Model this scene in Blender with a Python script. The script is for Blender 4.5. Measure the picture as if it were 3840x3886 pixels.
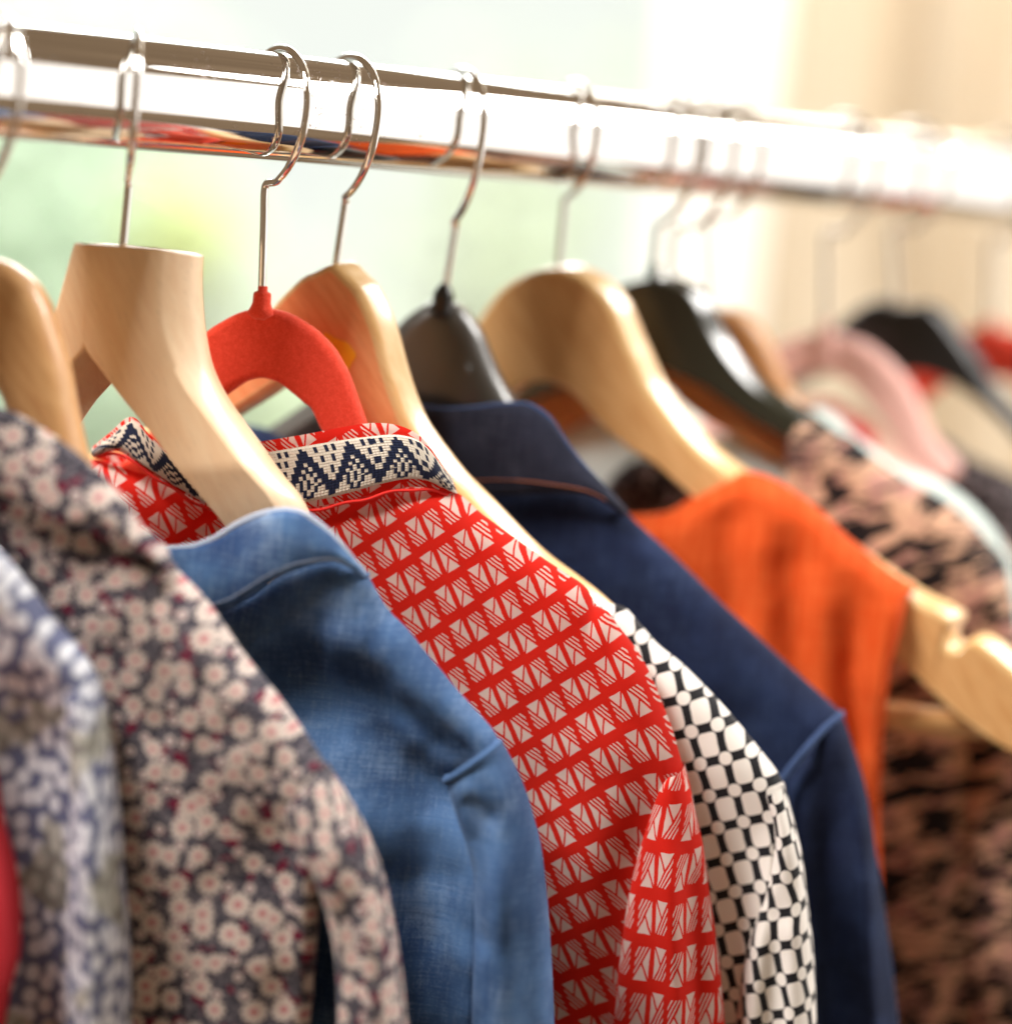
import bpy, bmesh, math, random
from mathutils import Vector, Matrix, noise
from math import sin, cos, pi, sqrt, radians, exp
random.seed(7)
sc = bpy.context.scene
for o in list(bpy.data.objects): bpy.data.objects.remove(o, do_unlink=True)
COL = sc.collection
RZ = 1.5                                    # height of the rail
T={
 'A':{"X":-200.7,"th":8,"base":[0.0,-69.9],"kink":[1.7,-46.5],"g":{"ridge":[[29.2,-197.6],[50.6,-213.1],[64.8,-228.4],[71.8,-242.5]],"left":[[-29.2,-197.6],[-50.6,-213.1],[-64.8,-228.4],[-71.8,-242.5]],"O":[[69.2,-240.8],[74.9,-258.2],[77.7,-272.2],[83.6,-290.2],[87.0,-305.4],[88.1,-326.2],[85.3,-340.2],[84.0,-352.5],[83.9,-383.5],[84.9,-414.6]],"I":[[56.2,-254.4],[55.8,-264.5],[55.4,-274.7],[56.6,-294.8],[57.9,-315.0],[58.8,-330.2],[59.6,-343.5],[60.4,-355.8],[62.2,-386.6],[64.1,-417.6]],"OL":[[-69.2,-240.8],[-74.9,-258.2],[-77.7,-272.2],[-83.6,-290.2],[-87.0,-305.4],[-88.1,-326.2],[-85.3,-340.2],[-84.0,-352.5],[-83.9,-383.5],[-84.9,-414.6]],"IL":[[-56.2,-254.4],[-55.8,-264.5],[-55.4,-274.7],[-56.6,-294.8],[-57.9,-315.0],[-58.8,-330.2],[-59.6,-343.5],[-60.4,-355.8],[-62.2,-386.6],[-64.1,-417.6]]}},
 'B':{"X":-169.7,"th":8,"base":[-0.0,-68.6],"kink":[1.7,-45.8],"g":{"ridge":[[19.2,-159.9],[46.3,-176.7],[57.7,-187.9],[69.1,-200.2],[80.5,-211.4],[87.5,-221.0]],"left":[[-19.2,-159.9],[-46.3,-176.7],[-57.7,-187.9],[-69.1,-200.2],[-80.5,-211.4],[-87.5,-221.0]],"O":[[86.9,-220.0],[91.7,-235.1],[95.2,-255.7],[98.8,-276.3],[101.3,-297.2],[104.9,-318.0],[108.5,-353.2],[111.5,-385.7],[113.9,-417.1]],"I":[[75.6,-228.6],[78.0,-236.5],[80.7,-257.4],[82.4,-278.4],[83.3,-299.5],[83.9,-320.8],[85.9,-356.2],[87.5,-389.1],[89.6,-420.7]],"OL":[[-86.9,-220.0],[-91.7,-235.1],[-95.2,-255.7],[-98.8,-276.3],[-101.3,-297.2],[-104.9,-318.0],[-108.5,-353.2],[-111.5,-385.7],[-113.9,-417.1]],"IL":[[-75.6,-228.6],[-78.0,-236.5],[-80.7,-257.4],[-82.4,-278.4],[-83.3,-299.5],[-83.9,-320.8],[-85.9,-356.2],[-87.5,-389.1],[-89.6,-420.7]]},"folds":[[[59.2,-216.2],[71.7,-358.1],20,-14],[[43.7,-218.0],[56.0,-360.2],16,4]],"sfolds":[[[84.3,-233.7],[92.6,-355.3],6,-3],[[92.8,-253.1],[101.9,-354.0],6,2]]},
 'C':{"X":-133.6,"th":8,"base":[0.0,-69.3],"kink":[2.4,-39.7],"outline":[[0.0,-68.2],[7.4,-69.5],[11.6,-71.7],[17.8,-76.2],[23.6,-83.9],[28.3,-94.9],[33.2,-107.9],[38.5,-127.9],[46.5,-149.8],[70.0,-184.3],[97.6,-216.4],[120.4,-240.8],[114.8,-249.8],[92.4,-231.6],[61.7,-200.8],[35.4,-172.6],[16.4,-142.6],[8.6,-120.8],[-0.8,-113.1],[-10.4,-120.5],[-18.9,-142.0],[-39.0,-171.3],[-66.3,-198.6],[-98.0,-228.3],[-121.0,-245.7],[-126.3,-236.5],[-102.7,-212.9],[-74.0,-181.8],[-49.3,-148.1],[-40.5,-126.5],[-34.5,-106.7],[-29.2,-93.9],[-24.1,-83.1],[-18.0,-75.6],[-11.7,-71.3],[-7.4,-69.2]],"g":{"ridge":[[23.6,-155.2],[45.1,-160.2],[68.6,-164.9],[79.3,-171.4],[84.2,-179.4],[98.0,-191.6],[114.5,-211.0],[129.6,-226.3],[143.8,-242.8],[151.6,-252.7]],"left":[[-26.6,-154.3],[-48.2,-158.6],[-71.9,-162.4],[-82.8,-168.6],[-88.0,-176.4],[-102.2,-188.1],[-119.4,-206.9],[-135.0,-221.7],[-149.8,-237.7],[-157.9,-247.3]],"O":[[149.8,-249.8],[158.1,-261.0],[165.0,-270.9],[170.2,-280.4],[176.3,-294.5],[181.1,-310.7],[185.2,-327.0],[189.4,-348.3],[194.4,-381.0],[198.1,-412.7]],"I":[[135.2,-270.4],[141.2,-280.1],[148.4,-291.8],[154.6,-303.6],[158.7,-315.8],[161.4,-330.2],[162.9,-342.7],[163.7,-351.8],[166.3,-385.0],[168.9,-417.0]],"OL":[[-156.0,-244.5],[-164.7,-255.4],[-171.9,-265.0],[-177.5,-274.3],[-184.1,-288.2],[-189.4,-304.2],[-194.1,-320.4],[-199.0,-341.5],[-205.2,-374.0],[-210.0,-405.6]],"IL":[[-142.1,-265.6],[-148.5,-275.0],[-156.1,-286.5],[-162.7,-298.1],[-167.2,-310.1],[-170.4,-324.4],[-172.3,-336.8],[-173.5,-345.9],[-177.2,-379.0],[-180.9,-410.9]]},"collar":{"top":[[-33.0,-139.3],[-15.4,-129.3],[0.4,-124.7],[11.0,-124.2],[21.0,-124.5],[31.2,-128.6],[41.5,-134.0],[49.1,-138.4],[57.5,-144.6],[66.0,-152.7],[74.0,-164.1],[80.5,-172.9],[84.4,-179.3]],"bot":[[-37.9,-166.8],[-18.9,-159.6],[0.2,-155.6],[13.0,-155.0],[20.3,-155.2],[26.4,-156.2],[33.2,-158.4],[40.1,-161.2],[46.9,-164.4],[59.1,-161.4],[70.4,-168.1],[79.5,-174.1],[84.7,-179.8]]},"folds":[[[46.4,-178.6],[115.1,-254.0],20,3],[[86.0,-215.7],[118.2,-295.6],22,-4],[[131.1,-257.3],[149.1,-353.8],16,-5],[[71.0,-227.8],[86.9,-362.2],25,4],[[105.4,-265.6],[118.7,-357.9],20,4]],"sfolds":[[[164.9,-289.7],[175.1,-350.2],8,-5],[[174.0,-299.0],[182.3,-349.2],7,4]]},
 'D':{"X":-67.7,"th":9,"base":[0.0,-58.7],"kink":[0.8,-36.0],"rails":{"R":[[29.8,-62.7],[30.0,-70.9],[31.1,-81.5],[33.5,-94.5],[37.2,-106.8],[43.5,-117.6],[51.8,-127.5],[60.0,-136.7],[68.4,-146.5],[79.5,-158.1],[89.3,-178.6],[108.7,-203.3],[130.3,-227.8],[146.9,-245.2]],"G":[[16.9,-60.4],[16.1,-72.2],[17.0,-84.1],[19.7,-94.5],[24.5,-104.1],[31.5,-114.8],[41.3,-125.8],[50.3,-135.7],[59.3,-145.5],[69.1,-156.5],[80.8,-180.6],[100.2,-205.4],[121.8,-229.9],[139.5,-247.2]],"L":[[-13.5,-61.3],[-12.9,-70.2],[-12.0,-82.8],[-11.2,-94.8],[-10.7,-102.3],[-3.5,-110.8],[5.6,-120.7],[16.1,-131.1],[28.1,-144.0],[48.5,-166.8],[63.6,-185.8],[84.3,-211.5],[105.9,-235.0],[128.1,-253.0]]},"railsL":{"O":[[-19.1,-61.1],[-20.4,-66.9],[-22.0,-74.4],[-23.6,-81.9],[-25.5,-90.8],[-27.0,-99.0],[-29.6,-106.7],[-33.0,-114.4],[-37.0,-122.9],[-42.6,-135.0],[-54.5,-156.2],[-66.8,-177.2],[-80.3,-199.6],[-92.7,-223.1]],"I":[[-11.5,-60.8],[-10.8,-70.0],[-11.0,-82.7],[-10.9,-94.8],[-10.7,-102.3],[-16.1,-109.7],[-21.9,-117.0],[-27.0,-125.3],[-32.0,-134.6],[-38.3,-146.1],[-47.0,-167.4],[-59.3,-188.4],[-73.8,-212.1],[-87.4,-234.7]]},"g":{"ridge":[[58.1,-200.4],[74.8,-187.8],[89.4,-179.7],[100.1,-176.6],[107.8,-179.3],[113.2,-186.8],[120.3,-196.3],[128.8,-203.2],[134.9,-209.6],[143.5,-218.0],[152.2,-226.5],[160.7,-234.1],[167.3,-240.4],[170.8,-245.1]],"left":[[-63.0,-198.3],[-79.3,-185.1],[-93.6,-176.5],[-104.2,-173.0],[-111.9,-175.5],[-117.6,-182.8],[-125.0,-192.0],[-133.8,-198.6],[-140.1,-204.8],[-149.0,-212.9],[-158.0,-221.1],[-166.7,-228.4],[-173.5,-234.5],[-177.2,-239.0]],"O":[[170.1,-244.1],[173.7,-249.6],[178.6,-257.4],[183.1,-266.8],[186.7,-276.3],[189.2,-283.0],[193.6,-303.0],[197.9,-328.2],[201.8,-356.8],[206.3,-391.0],[209.8,-424.0]],"I":[[150.4,-261.1],[152.2,-266.3],[156.0,-275.6],[160.8,-287.0],[164.4,-297.5],[165.8,-306.7],[167.9,-329.9],[169.8,-361.3],[171.8,-396.0],[174.7,-429.3]],"OL":[[-176.5,-238.1],[-180.3,-243.4],[-185.4,-251.0],[-190.3,-260.3],[-194.2,-269.7],[-196.9,-276.3],[-202.0,-296.1],[-207.2,-321.1],[-212.1,-349.6],[-217.8,-383.6],[-222.4,-416.5]],"IL":[[-157.4,-255.7],[-159.4,-260.9],[-163.5,-270.0],[-168.7,-281.2],[-172.6,-291.6],[-174.4,-300.8],[-177.3,-323.9],[-180.3,-355.2],[-183.5,-389.8],[-187.5,-423.0]]},"collar":{"top":[[-0.5,-188.5],[12.6,-184.4],[27.6,-180.0],[43.3,-176.6],[52.0,-172.3],[60.6,-165.9],[69.2,-161.1],[78.0,-158.5],[80.6,-158.2],[87.1,-159.1],[95.5,-164.4],[102.3,-170.8],[107.7,-178.0],[110.6,-182.8]],"bot":[[3.3,-211.0],[21.1,-210.1],[38.6,-205.9],[47.6,-204.2],[60.9,-199.3],[71.9,-190.7],[77.2,-186.3],[83.3,-182.3],[88.7,-179.5],[94.9,-177.1],[100.4,-175.8],[104.4,-176.8],[107.8,-179.0],[110.6,-183.0]]},"folds":[[[96.4,-199.3],[150.8,-240.4],16,5],[[65.2,-220.3],[142.0,-263.2],30,-15],[[106.6,-217.6],[142.6,-245.8],9,-3],[[140.3,-282.0],[150.5,-364.1],20,-14],[[118.6,-270.5],[129.8,-367.0],20,6],[[67.5,-207.0],[102.8,-210.5],9,3],[[121.3,-237.5],[150.0,-255.7],6,3],[[84.2,-252.9],[119.5,-281.4],14,5]],"sfolds":[[[180.1,-279.1],[188.7,-358.6],9,3.5],[[165.3,-270.1],[171.6,-318.4],7,-5],[[170.9,-285.7],[176.4,-360.4],8,3],[[185.4,-278.4],[194.6,-357.8],6,-3],[[159.4,-264.3],[170.7,-270.5],5,-3],[[153.0,-266.2],[161.2,-260.8],5,2.5]]},
 'E':{"X":6.1,"th":6,"base":[0.0,-75.1],"kink":[-2.4,-32.2],"g":{"ridge":[[54.4,-158.8],[69.8,-153.3],[88.9,-154.1],[99.4,-161.3],[106.4,-165.6],[115.9,-171.2],[125.5,-176.8],[138.4,-183.7],[147.1,-188.6],[152.8,-196.1],[157.4,-198.0],[162.6,-203.9],[167.1,-208.5],[171.4,-213.3],[175.4,-218.8],[178.9,-224.7],[182.5,-231.4],[185.3,-237.1],[188.9,-244.1],[193.1,-255.1],[196.5,-263.4]],"left":[[-45.4,-164.0],[-61.2,-160.2],[-80.2,-163.0],[-89.8,-171.2],[-96.4,-176.2],[-105.2,-182.8],[-114.2,-189.4],[-126.3,-197.6],[-134.4,-203.4],[-139.3,-211.4],[-143.7,-213.8],[-148.2,-220.2],[-152.2,-225.2],[-156.0,-230.5],[-159.4,-236.3],[-162.3,-242.6],[-165.2,-249.6],[-167.4,-255.6],[-170.2,-262.9],[-173.2,-274.3],[-175.7,-282.9]],"O":[[195.8,-260.1],[198.7,-268.0],[202.5,-280.2],[207.6,-295.8],[210.6,-309.0],[214.9,-326.7],[219.8,-348.9],[223.6,-370.1],[228.9,-406.3],[233.4,-441.2]],"I":[[189.3,-264.2],[185.8,-268.1],[181.1,-289.9],[177.5,-313.8],[176.0,-337.9],[175.8,-363.5],[176.2,-383.6],[177.8,-412.9],[181.0,-448.1]],"OL":[[-175.4,-279.6],[-177.4,-287.7],[-180.0,-300.2],[-183.4,-316.3],[-185.0,-329.7],[-187.4,-347.8],[-190.0,-370.4],[-191.5,-391.9],[-193.0,-428.4],[-193.9,-463.6]],"IL":[[-168.5,-283.0],[-164.6,-286.5],[-157.7,-307.7],[-151.6,-331.0],[-147.6,-354.9],[-144.7,-380.3],[-143.0,-400.3],[-141.5,-429.6],[-141.0,-465.0]],"left2":[[-27.4,-164.7],[-43.9,-159.6],[-59.1,-156.5],[-69.0,-155.8],[-81.8,-163.4],[-96.2,-175.1],[-116.2,-192.1],[-138.5,-212.9],[-153.8,-234.3],[-166.4,-264.9],[-168.1,-276.9]]},"collar":{"top":[[-68.5,-151.2],[-58.9,-142.7],[-49.3,-134.4],[-40.6,-141.1],[-28.7,-146.7],[-17.2,-146.2],[-0.3,-141.1],[10.4,-138.2],[26.7,-133.9],[43.0,-129.2],[56.0,-126.5],[66.0,-127.2],[72.9,-130.2],[77.6,-135.1],[82.1,-141.6],[86.3,-147.8]],"bot":[[-67.3,-154.5],[-55.0,-149.3],[-44.3,-153.9],[-34.7,-158.7],[-25.2,-163.4],[-13.3,-168.4],[4.6,-172.6],[20.2,-167.3],[33.3,-163.9],[45.5,-160.2],[57.6,-156.0],[69.8,-152.3],[78.0,-151.9],[84.7,-153.3],[87.7,-154.3],[89.2,-154.5]]},"band":{"top":[[-68.2,-152.0],[-58.2,-144.2],[-48.4,-136.2],[-39.9,-142.7],[-28.5,-149.5],[-16.9,-150.1],[2.1,-145.4],[13.2,-142.5],[27.1,-138.8],[39.3,-135.6],[51.6,-132.7],[63.8,-130.7],[72.2,-131.9],[77.5,-135.9],[82.3,-142.0],[86.7,-147.8]],"bot":[[-67.6,-154.0],[-53.9,-148.1],[-44.3,-152.8],[-34.8,-157.5],[-25.3,-162.0],[-13.4,-166.8],[8.4,-166.8],[19.9,-164.0],[33.0,-161.0],[45.2,-156.9],[57.3,-152.3],[69.4,-148.7],[77.7,-148.7],[85.0,-151.6],[87.9,-153.2],[89.6,-154.3]]},"outline":[[0.5,-84.7],[8.1,-85.3],[13.6,-87.0],[18.5,-89.5],[22.9,-92.0],[26.3,-94.6],[29.5,-97.5],[32.4,-100.7],[35.1,-104.6],[37.8,-108.7],[40.3,-113.7],[42.4,-118.5],[44.2,-122.4],[48.9,-132.3],[56.6,-143.9],[70.0,-155.0],[54.6,-161.0],[38.6,-145.7],[29.2,-134.3],[23.3,-124.7],[20.8,-123.2],[17.7,-120.9],[14.2,-118.6],[11.1,-116.5],[8.0,-115.1],[2.0,-114.2],[-3.8,-115.7],[-6.7,-117.4],[-9.6,-119.8],[-12.8,-122.5],[-15.7,-125.1],[-18.0,-126.9],[-22.9,-137.0],[-31.0,-149.3],[-45.3,-166.2],[-61.3,-161.9],[-49.1,-149.4],[-42.7,-137.1],[-39.0,-126.8],[-37.6,-122.7],[-36.0,-117.7],[-34.1,-112.5],[-31.8,-108.1],[-29.5,-103.9],[-27.0,-100.5],[-24.1,-97.2],[-21.0,-94.3],[-16.9,-91.4],[-12.3,-88.4],[-7.0,-86.1]],"folds":[[[182.8,-272.4],[173.3,-376.4],12,-7],[[151.1,-270.3],[162.0,-377.8],22,3],[[142.1,-282.8],[153.0,-378.9],14,-3],[[164.1,-240.2],[160.4,-298.0],20,2.5]],"sfolds":[[[192.4,-285.1],[205.8,-372.3],6,4.5],[[201.1,-287.5],[213.6,-371.4],6,-5],[[186.1,-295.0],[189.0,-374.4],8,-2.5]]},
 'F':{"X":44.9,"th":9,"base":[-0.0,-62.5],"kink":[2.6,-36.7],"outline":[[-0.2,-64.3],[6.9,-69.5],[11.5,-73.0],[15.7,-79.1],[19.6,-85.9],[22.7,-92.7],[25.5,-100.4],[28.3,-108.0],[31.1,-114.9],[34.7,-122.5],[39.0,-130.0],[43.9,-136.0],[51.1,-143.9],[58.3,-151.1],[70.1,-160.7],[94.7,-180.9],[121.6,-197.4],[156.4,-226.5],[172.1,-247.8],[175.1,-255.6],[166.2,-257.8],[146.6,-243.9],[115.2,-216.3],[83.8,-188.6],[56.2,-165.0],[33.5,-145.5],[11.7,-122.4],[5.1,-112.7],[2.7,-110.1],[-4.1,-109.5],[-10.9,-108.9],[-13.7,-111.1],[-21.9,-119.5],[-47.4,-138.4],[-73.1,-153.7],[-104.4,-172.1],[-140.2,-194.0],[-175.9,-215.7],[-197.6,-226.0],[-206.0,-222.3],[-201.7,-215.1],[-182.5,-196.8],[-143.2,-174.2],[-113.8,-162.7],[-86.1,-147.0],[-72.8,-139.6],[-64.5,-133.8],[-56.0,-127.3],[-50.1,-122.2],[-44.6,-115.6],[-39.7,-108.7],[-35.8,-102.4],[-31.7,-95.4],[-27.6,-88.3],[-23.4,-82.1],[-18.3,-76.1],[-13.1,-70.8],[-8.0,-68.2]],"g":{"ridge":[[35.6,-170.7],[65.0,-172.2],[94.9,-182.7],[117.1,-194.5],[129.3,-198.7],[137.4,-198.7],[146.5,-206.1],[153.8,-213.1],[164.9,-220.3],[173.0,-226.6],[186.8,-238.4],[200.7,-252.2],[211.6,-263.6],[214.5,-268.2]],"left":[[-53.8,-162.9],[-83.1,-159.2],[-114.3,-164.4],[-138.2,-172.2],[-151.0,-174.2],[-159.0,-172.8],[-169.2,-178.5],[-177.6,-184.1],[-189.8,-189.3],[-198.9,-194.1],[-214.5,-203.3],[-230.6,-214.5],[-243.3,-223.8],[-247.0,-227.8]],"O":[[214.2,-267.6],[217.7,-277.2],[221.4,-287.1],[223.9,-294.1],[226.2,-302.9],[228.5,-313.3],[234.4,-340.5],[238.7,-370.9],[243.8,-407.4],[248.0,-442.7]],"I":[[206.4,-272.6],[211.6,-284.7],[212.9,-298.5],[210.6,-315.9],[208.0,-327.5],[205.7,-339.6],[204.2,-353.7],[204.0,-375.8],[206.5,-412.9],[210.0,-448.5]],"OL":[[-246.6,-227.3],[-251.7,-236.1],[-257.0,-245.2],[-260.7,-251.7],[-264.5,-260.0],[-268.6,-269.8],[-279.1,-295.6],[-288.6,-324.8],[-300.0,-359.8],[-310.3,-393.9]],"IL":[[-239.7,-233.6],[-247.0,-244.6],[-250.6,-257.9],[-251.4,-275.5],[-250.9,-287.4],[-250.7,-299.7],[-251.7,-313.8],[-255.3,-335.6],[-264.2,-371.7],[-273.8,-406.2]]},"folds":[[[182.7,-262.8],[192.7,-377.4],14,-4],[[204.0,-271.7],[202.9,-376.0],12,-6]],"sfolds":[[[216.4,-305.1],[221.0,-373.4],6,-4],[[223.2,-315.9],[230.0,-372.1],6,3],[[211.4,-323.3],[212.0,-374.7],5,3]],"sticker":[[-3.4,-106.9],[-1.8,-96.0],[-0.5,-93.7],[4.6,-95.6],[9.9,-97.2],[12.2,-99.4],[14.0,-101.9],[11.9,-106.9],[9.6,-112.3],[4.0,-111.3]]},
 'G':{"X":110.6,"th":8,"base":[-0.0,-72.3],"kink":[2.9,-44.3],"outline":[[-0.5,-78.5],[5.7,-80.1],[10.6,-84.5],[15.7,-90.7],[20.2,-99.3],[24.7,-107.8],[29.1,-114.9],[32.6,-119.8],[44.4,-133.5],[69.7,-162.0],[106.1,-192.9],[140.8,-220.4],[170.5,-244.7],[178.4,-252.3],[174.2,-257.6],[161.6,-250.6],[129.4,-225.3],[91.0,-198.2],[58.7,-172.8],[32.5,-149.1],[14.5,-136.5],[5.4,-130.2],[-5.0,-129.3],[-15.4,-128.4],[-25.4,-133.0],[-45.3,-142.3],[-75.3,-161.1],[-111.5,-180.5],[-154.0,-200.5],[-190.1,-219.8],[-203.7,-224.5],[-206.9,-218.6],[-197.8,-212.5],[-164.4,-193.7],[-125.4,-172.6],[-84.2,-148.5],[-54.4,-124.9],[-40.4,-113.4],[-36.1,-109.2],[-30.5,-103.0],[-24.6,-95.4],[-18.7,-87.7],[-12.6,-82.5],[-7.0,-79.0]],"g":{"ridge":[[33.5,-161.0],[66.8,-156.3],[82.7,-160.0],[99.3,-171.5],[119.8,-186.9],[137.3,-201.3],[156.1,-215.5],[174.9,-229.7],[189.3,-240.3],[195.5,-244.8]],"left":[[-48.4,-153.8],[-80.4,-143.4],[-96.7,-144.3],[-115.0,-152.7],[-137.9,-164.4],[-157.6,-175.5],[-178.6,-186.2],[-199.6,-196.9],[-215.6,-204.9],[-222.5,-208.2]],"O":[[195.8,-245.3],[202.2,-259.3],[208.8,-274.9],[213.9,-292.1],[217.3,-305.5],[224.1,-332.2],[228.9,-352.4],[235.6,-383.9],[242.1,-422.0],[247.1,-458.8]],"I":[[184.2,-256.2],[173.0,-274.4],[173.8,-283.1],[176.7,-295.0],[179.4,-310.2],[183.4,-337.5],[186.6,-358.0],[191.6,-389.9],[196.1,-428.5],[200.5,-465.6]],"OL":[[-222.9,-208.7],[-231.6,-221.3],[-240.8,-235.6],[-248.8,-251.6],[-254.5,-264.2],[-265.8,-289.3],[-274.1,-308.4],[-286.1,-338.3],[-299.1,-374.6],[-310.5,-410.0]],"IL":[[-213.3,-221.4],[-205.5,-241.3],[-207.8,-249.7],[-212.7,-260.9],[-218.0,-275.4],[-226.7,-301.6],[-233.4,-321.3],[-243.8,-351.8],[-255.0,-389.0],[-265.7,-424.8]]},"seam":[[195.6,-245.0],[190.2,-249.1],[184.2,-255.9],[178.4,-264.2],[172.9,-274.0],[168.6,-285.0],[166.4,-298.7]],"collar":{"top":[[-32.2,-131.5],[-17.8,-128.3],[-4.1,-125.5],[2.0,-125.8],[11.1,-125.3],[22.3,-123.4],[29.7,-121.4],[37.9,-120.2],[45.5,-120.0],[50.9,-122.1],[55.8,-125.7],[60.8,-132.0],[66.7,-138.9],[73.4,-145.7],[80.8,-152.4],[86.6,-158.6],[91.0,-164.1]],"bot":[[-24.6,-164.6],[-14.7,-165.4],[3.5,-164.3],[14.3,-163.1],[25.6,-161.6],[32.4,-160.6],[40.7,-159.8],[51.9,-158.1],[60.8,-156.8],[69.0,-155.9],[75.8,-156.0],[82.0,-157.9],[86.8,-160.8],[89.2,-162.7],[91.3,-164.9]]},"folds":[[[122.6,-216.4],[173.7,-252.8],14,2],[[137.9,-251.0],[156.8,-383.9],20,-4]],"sfolds":[[[193.4,-272.3],[207.6,-387.7],11,-12],[[206.6,-274.3],[226.3,-385.2],6,4],[[182.6,-282.1],[195.8,-389.3],7,5],[[221.4,-326.0],[231.0,-384.6],5,-3]]},
 'H':{"X":182.6,"th":8,"base":[-0.0,-56.7],"kink":[0.2,-28.1],"outline":[[-0.1,-61.4],[7.7,-62.6],[15.1,-65.7],[21.8,-70.6],[27.4,-77.0],[31.7,-84.7],[36.0,-92.9],[39.2,-98.4],[46.8,-111.5],[56.5,-123.4],[68.2,-135.0],[82.0,-145.3],[106.0,-157.6],[145.1,-179.6],[178.7,-197.8],[191.6,-202.7],[198.0,-206.9],[195.6,-211.7],[195.6,-217.1],[198.2,-219.9],[201.8,-218.9],[204.5,-214.7],[211.5,-215.3],[227.9,-226.1],[243.6,-237.1],[250.6,-246.3],[252.8,-254.8],[246.6,-264.3],[232.1,-264.8],[218.3,-259.1],[203.6,-250.2],[188.5,-238.4],[173.4,-226.7],[148.1,-209.2],[121.8,-192.1],[95.3,-174.9],[71.7,-161.2],[53.0,-148.1],[38.9,-141.2],[22.7,-128.9],[19.8,-125.7],[11.3,-118.7],[5.5,-116.1],[-1.0,-115.0],[-7.6,-115.9],[-13.5,-118.3],[-22.2,-125.0],[-25.2,-128.1],[-41.8,-139.8],[-56.2,-146.2],[-75.3,-158.6],[-99.4,-171.5],[-126.5,-187.8],[-153.3,-203.9],[-179.2,-220.5],[-194.7,-231.7],[-210.2,-243.0],[-225.2,-251.4],[-239.2,-256.6],[-253.7,-255.6],[-259.6,-245.9],[-257.1,-237.4],[-249.7,-228.5],[-233.7,-218.0],[-216.9,-207.8],[-209.9,-207.5],[-207.3,-211.8],[-203.8,-212.9],[-201.1,-210.2],[-200.9,-204.8],[-203.1,-199.9],[-196.6,-195.9],[-183.5,-191.5],[-149.3,-174.5],[-109.5,-153.8],[-85.0,-142.4],[-70.9,-132.6],[-58.8,-121.4],[-48.7,-109.8],[-40.6,-97.0],[-37.2,-91.6],[-32.7,-83.6],[-28.1,-76.0],[-22.3,-69.8],[-15.4,-65.2],[-7.9,-62.3]],"bar":[[173.6,-255.6],[217.7,-255.4]],"g":{"ridge":[[58.8,-170.8],[72.9,-161.3],[82.9,-154.3],[90.9,-149.2],[99.2,-147.3],[108.8,-149.0],[119.9,-154.2],[132.3,-161.5],[144.2,-171.0],[154.5,-177.9],[169.3,-187.6],[179.5,-192.4]],"left":[[-62.7,-168.7],[-76.5,-158.7],[-86.3,-151.3],[-94.1,-146.0],[-102.3,-143.8],[-112.0,-145.1],[-123.2,-150.0],[-135.9,-156.8],[-148.1,-165.9],[-158.6,-172.4],[-173.8,-181.6],[-184.1,-186.1]]},"arm":[[180.2,-192.7],[176.6,-198.0],[175.0,-215.2],[172.4,-229.6],[172.2,-248.2],[172.4,-269.6],[174.7,-305.2],[177.3,-323.6],[182.3,-366.5],[190.9,-443.3],[195.0,-482.2]],"folds":[[[150.5,-196.5],[166.7,-329.9],11,-9],[[164.1,-210.0],[174.0,-329.0],8,7],[[119.1,-166.2],[130.8,-245.2],14,-7],[[103.8,-160.3],[117.3,-234.1],10,6],[[135.5,-181.9],[146.8,-268.6],9,6],[[162.5,-241.5],[174.0,-329.0],7,-8],[[91.1,-156.7],[98.9,-210.9],9,-5]]},
 'I2':{"X":272.0,"th":8,"base":[-7.1,-72.7],"kink":[-6.9,-38.8],"outline":[[-7.1,-71.9],[6.7,-78.4],[18.4,-91.6],[30.1,-104.8],[44.4,-117.8],[72.3,-137.2],[99.8,-153.9],[100.7,-163.0],[80.9,-158.5],[57.4,-150.5],[45.5,-146.1],[27.9,-137.7],[10.2,-128.8],[0.6,-122.4],[-2.5,-118.5],[-7.1,-118.5],[-11.7,-118.5],[-14.8,-122.4],[-24.4,-128.8],[-42.1,-137.7],[-59.7,-146.1],[-71.6,-150.5],[-95.1,-158.5],[-114.9,-163.0],[-114.0,-153.9],[-86.5,-137.2],[-58.6,-117.8],[-44.3,-104.8],[-32.6,-91.6],[-20.9,-78.4]],"g":{"ridge":[[-5.6,-168.8],[22.6,-161.9],[42.4,-163.8],[63.1,-174.8],[84.2,-191.0],[106.1,-215.1]],"left":[[-8.6,-168.8],[-36.8,-161.9],[-56.6,-163.8],[-77.3,-174.8],[-98.4,-191.0],[-120.3,-215.1]]},"gl":[[-39.5,-204.4],[-32.7,-177.0],[-24.8,-161.6],[-13.7,-153.8],[3.9,-158.6],[16.4,-165.2]]},
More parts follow.
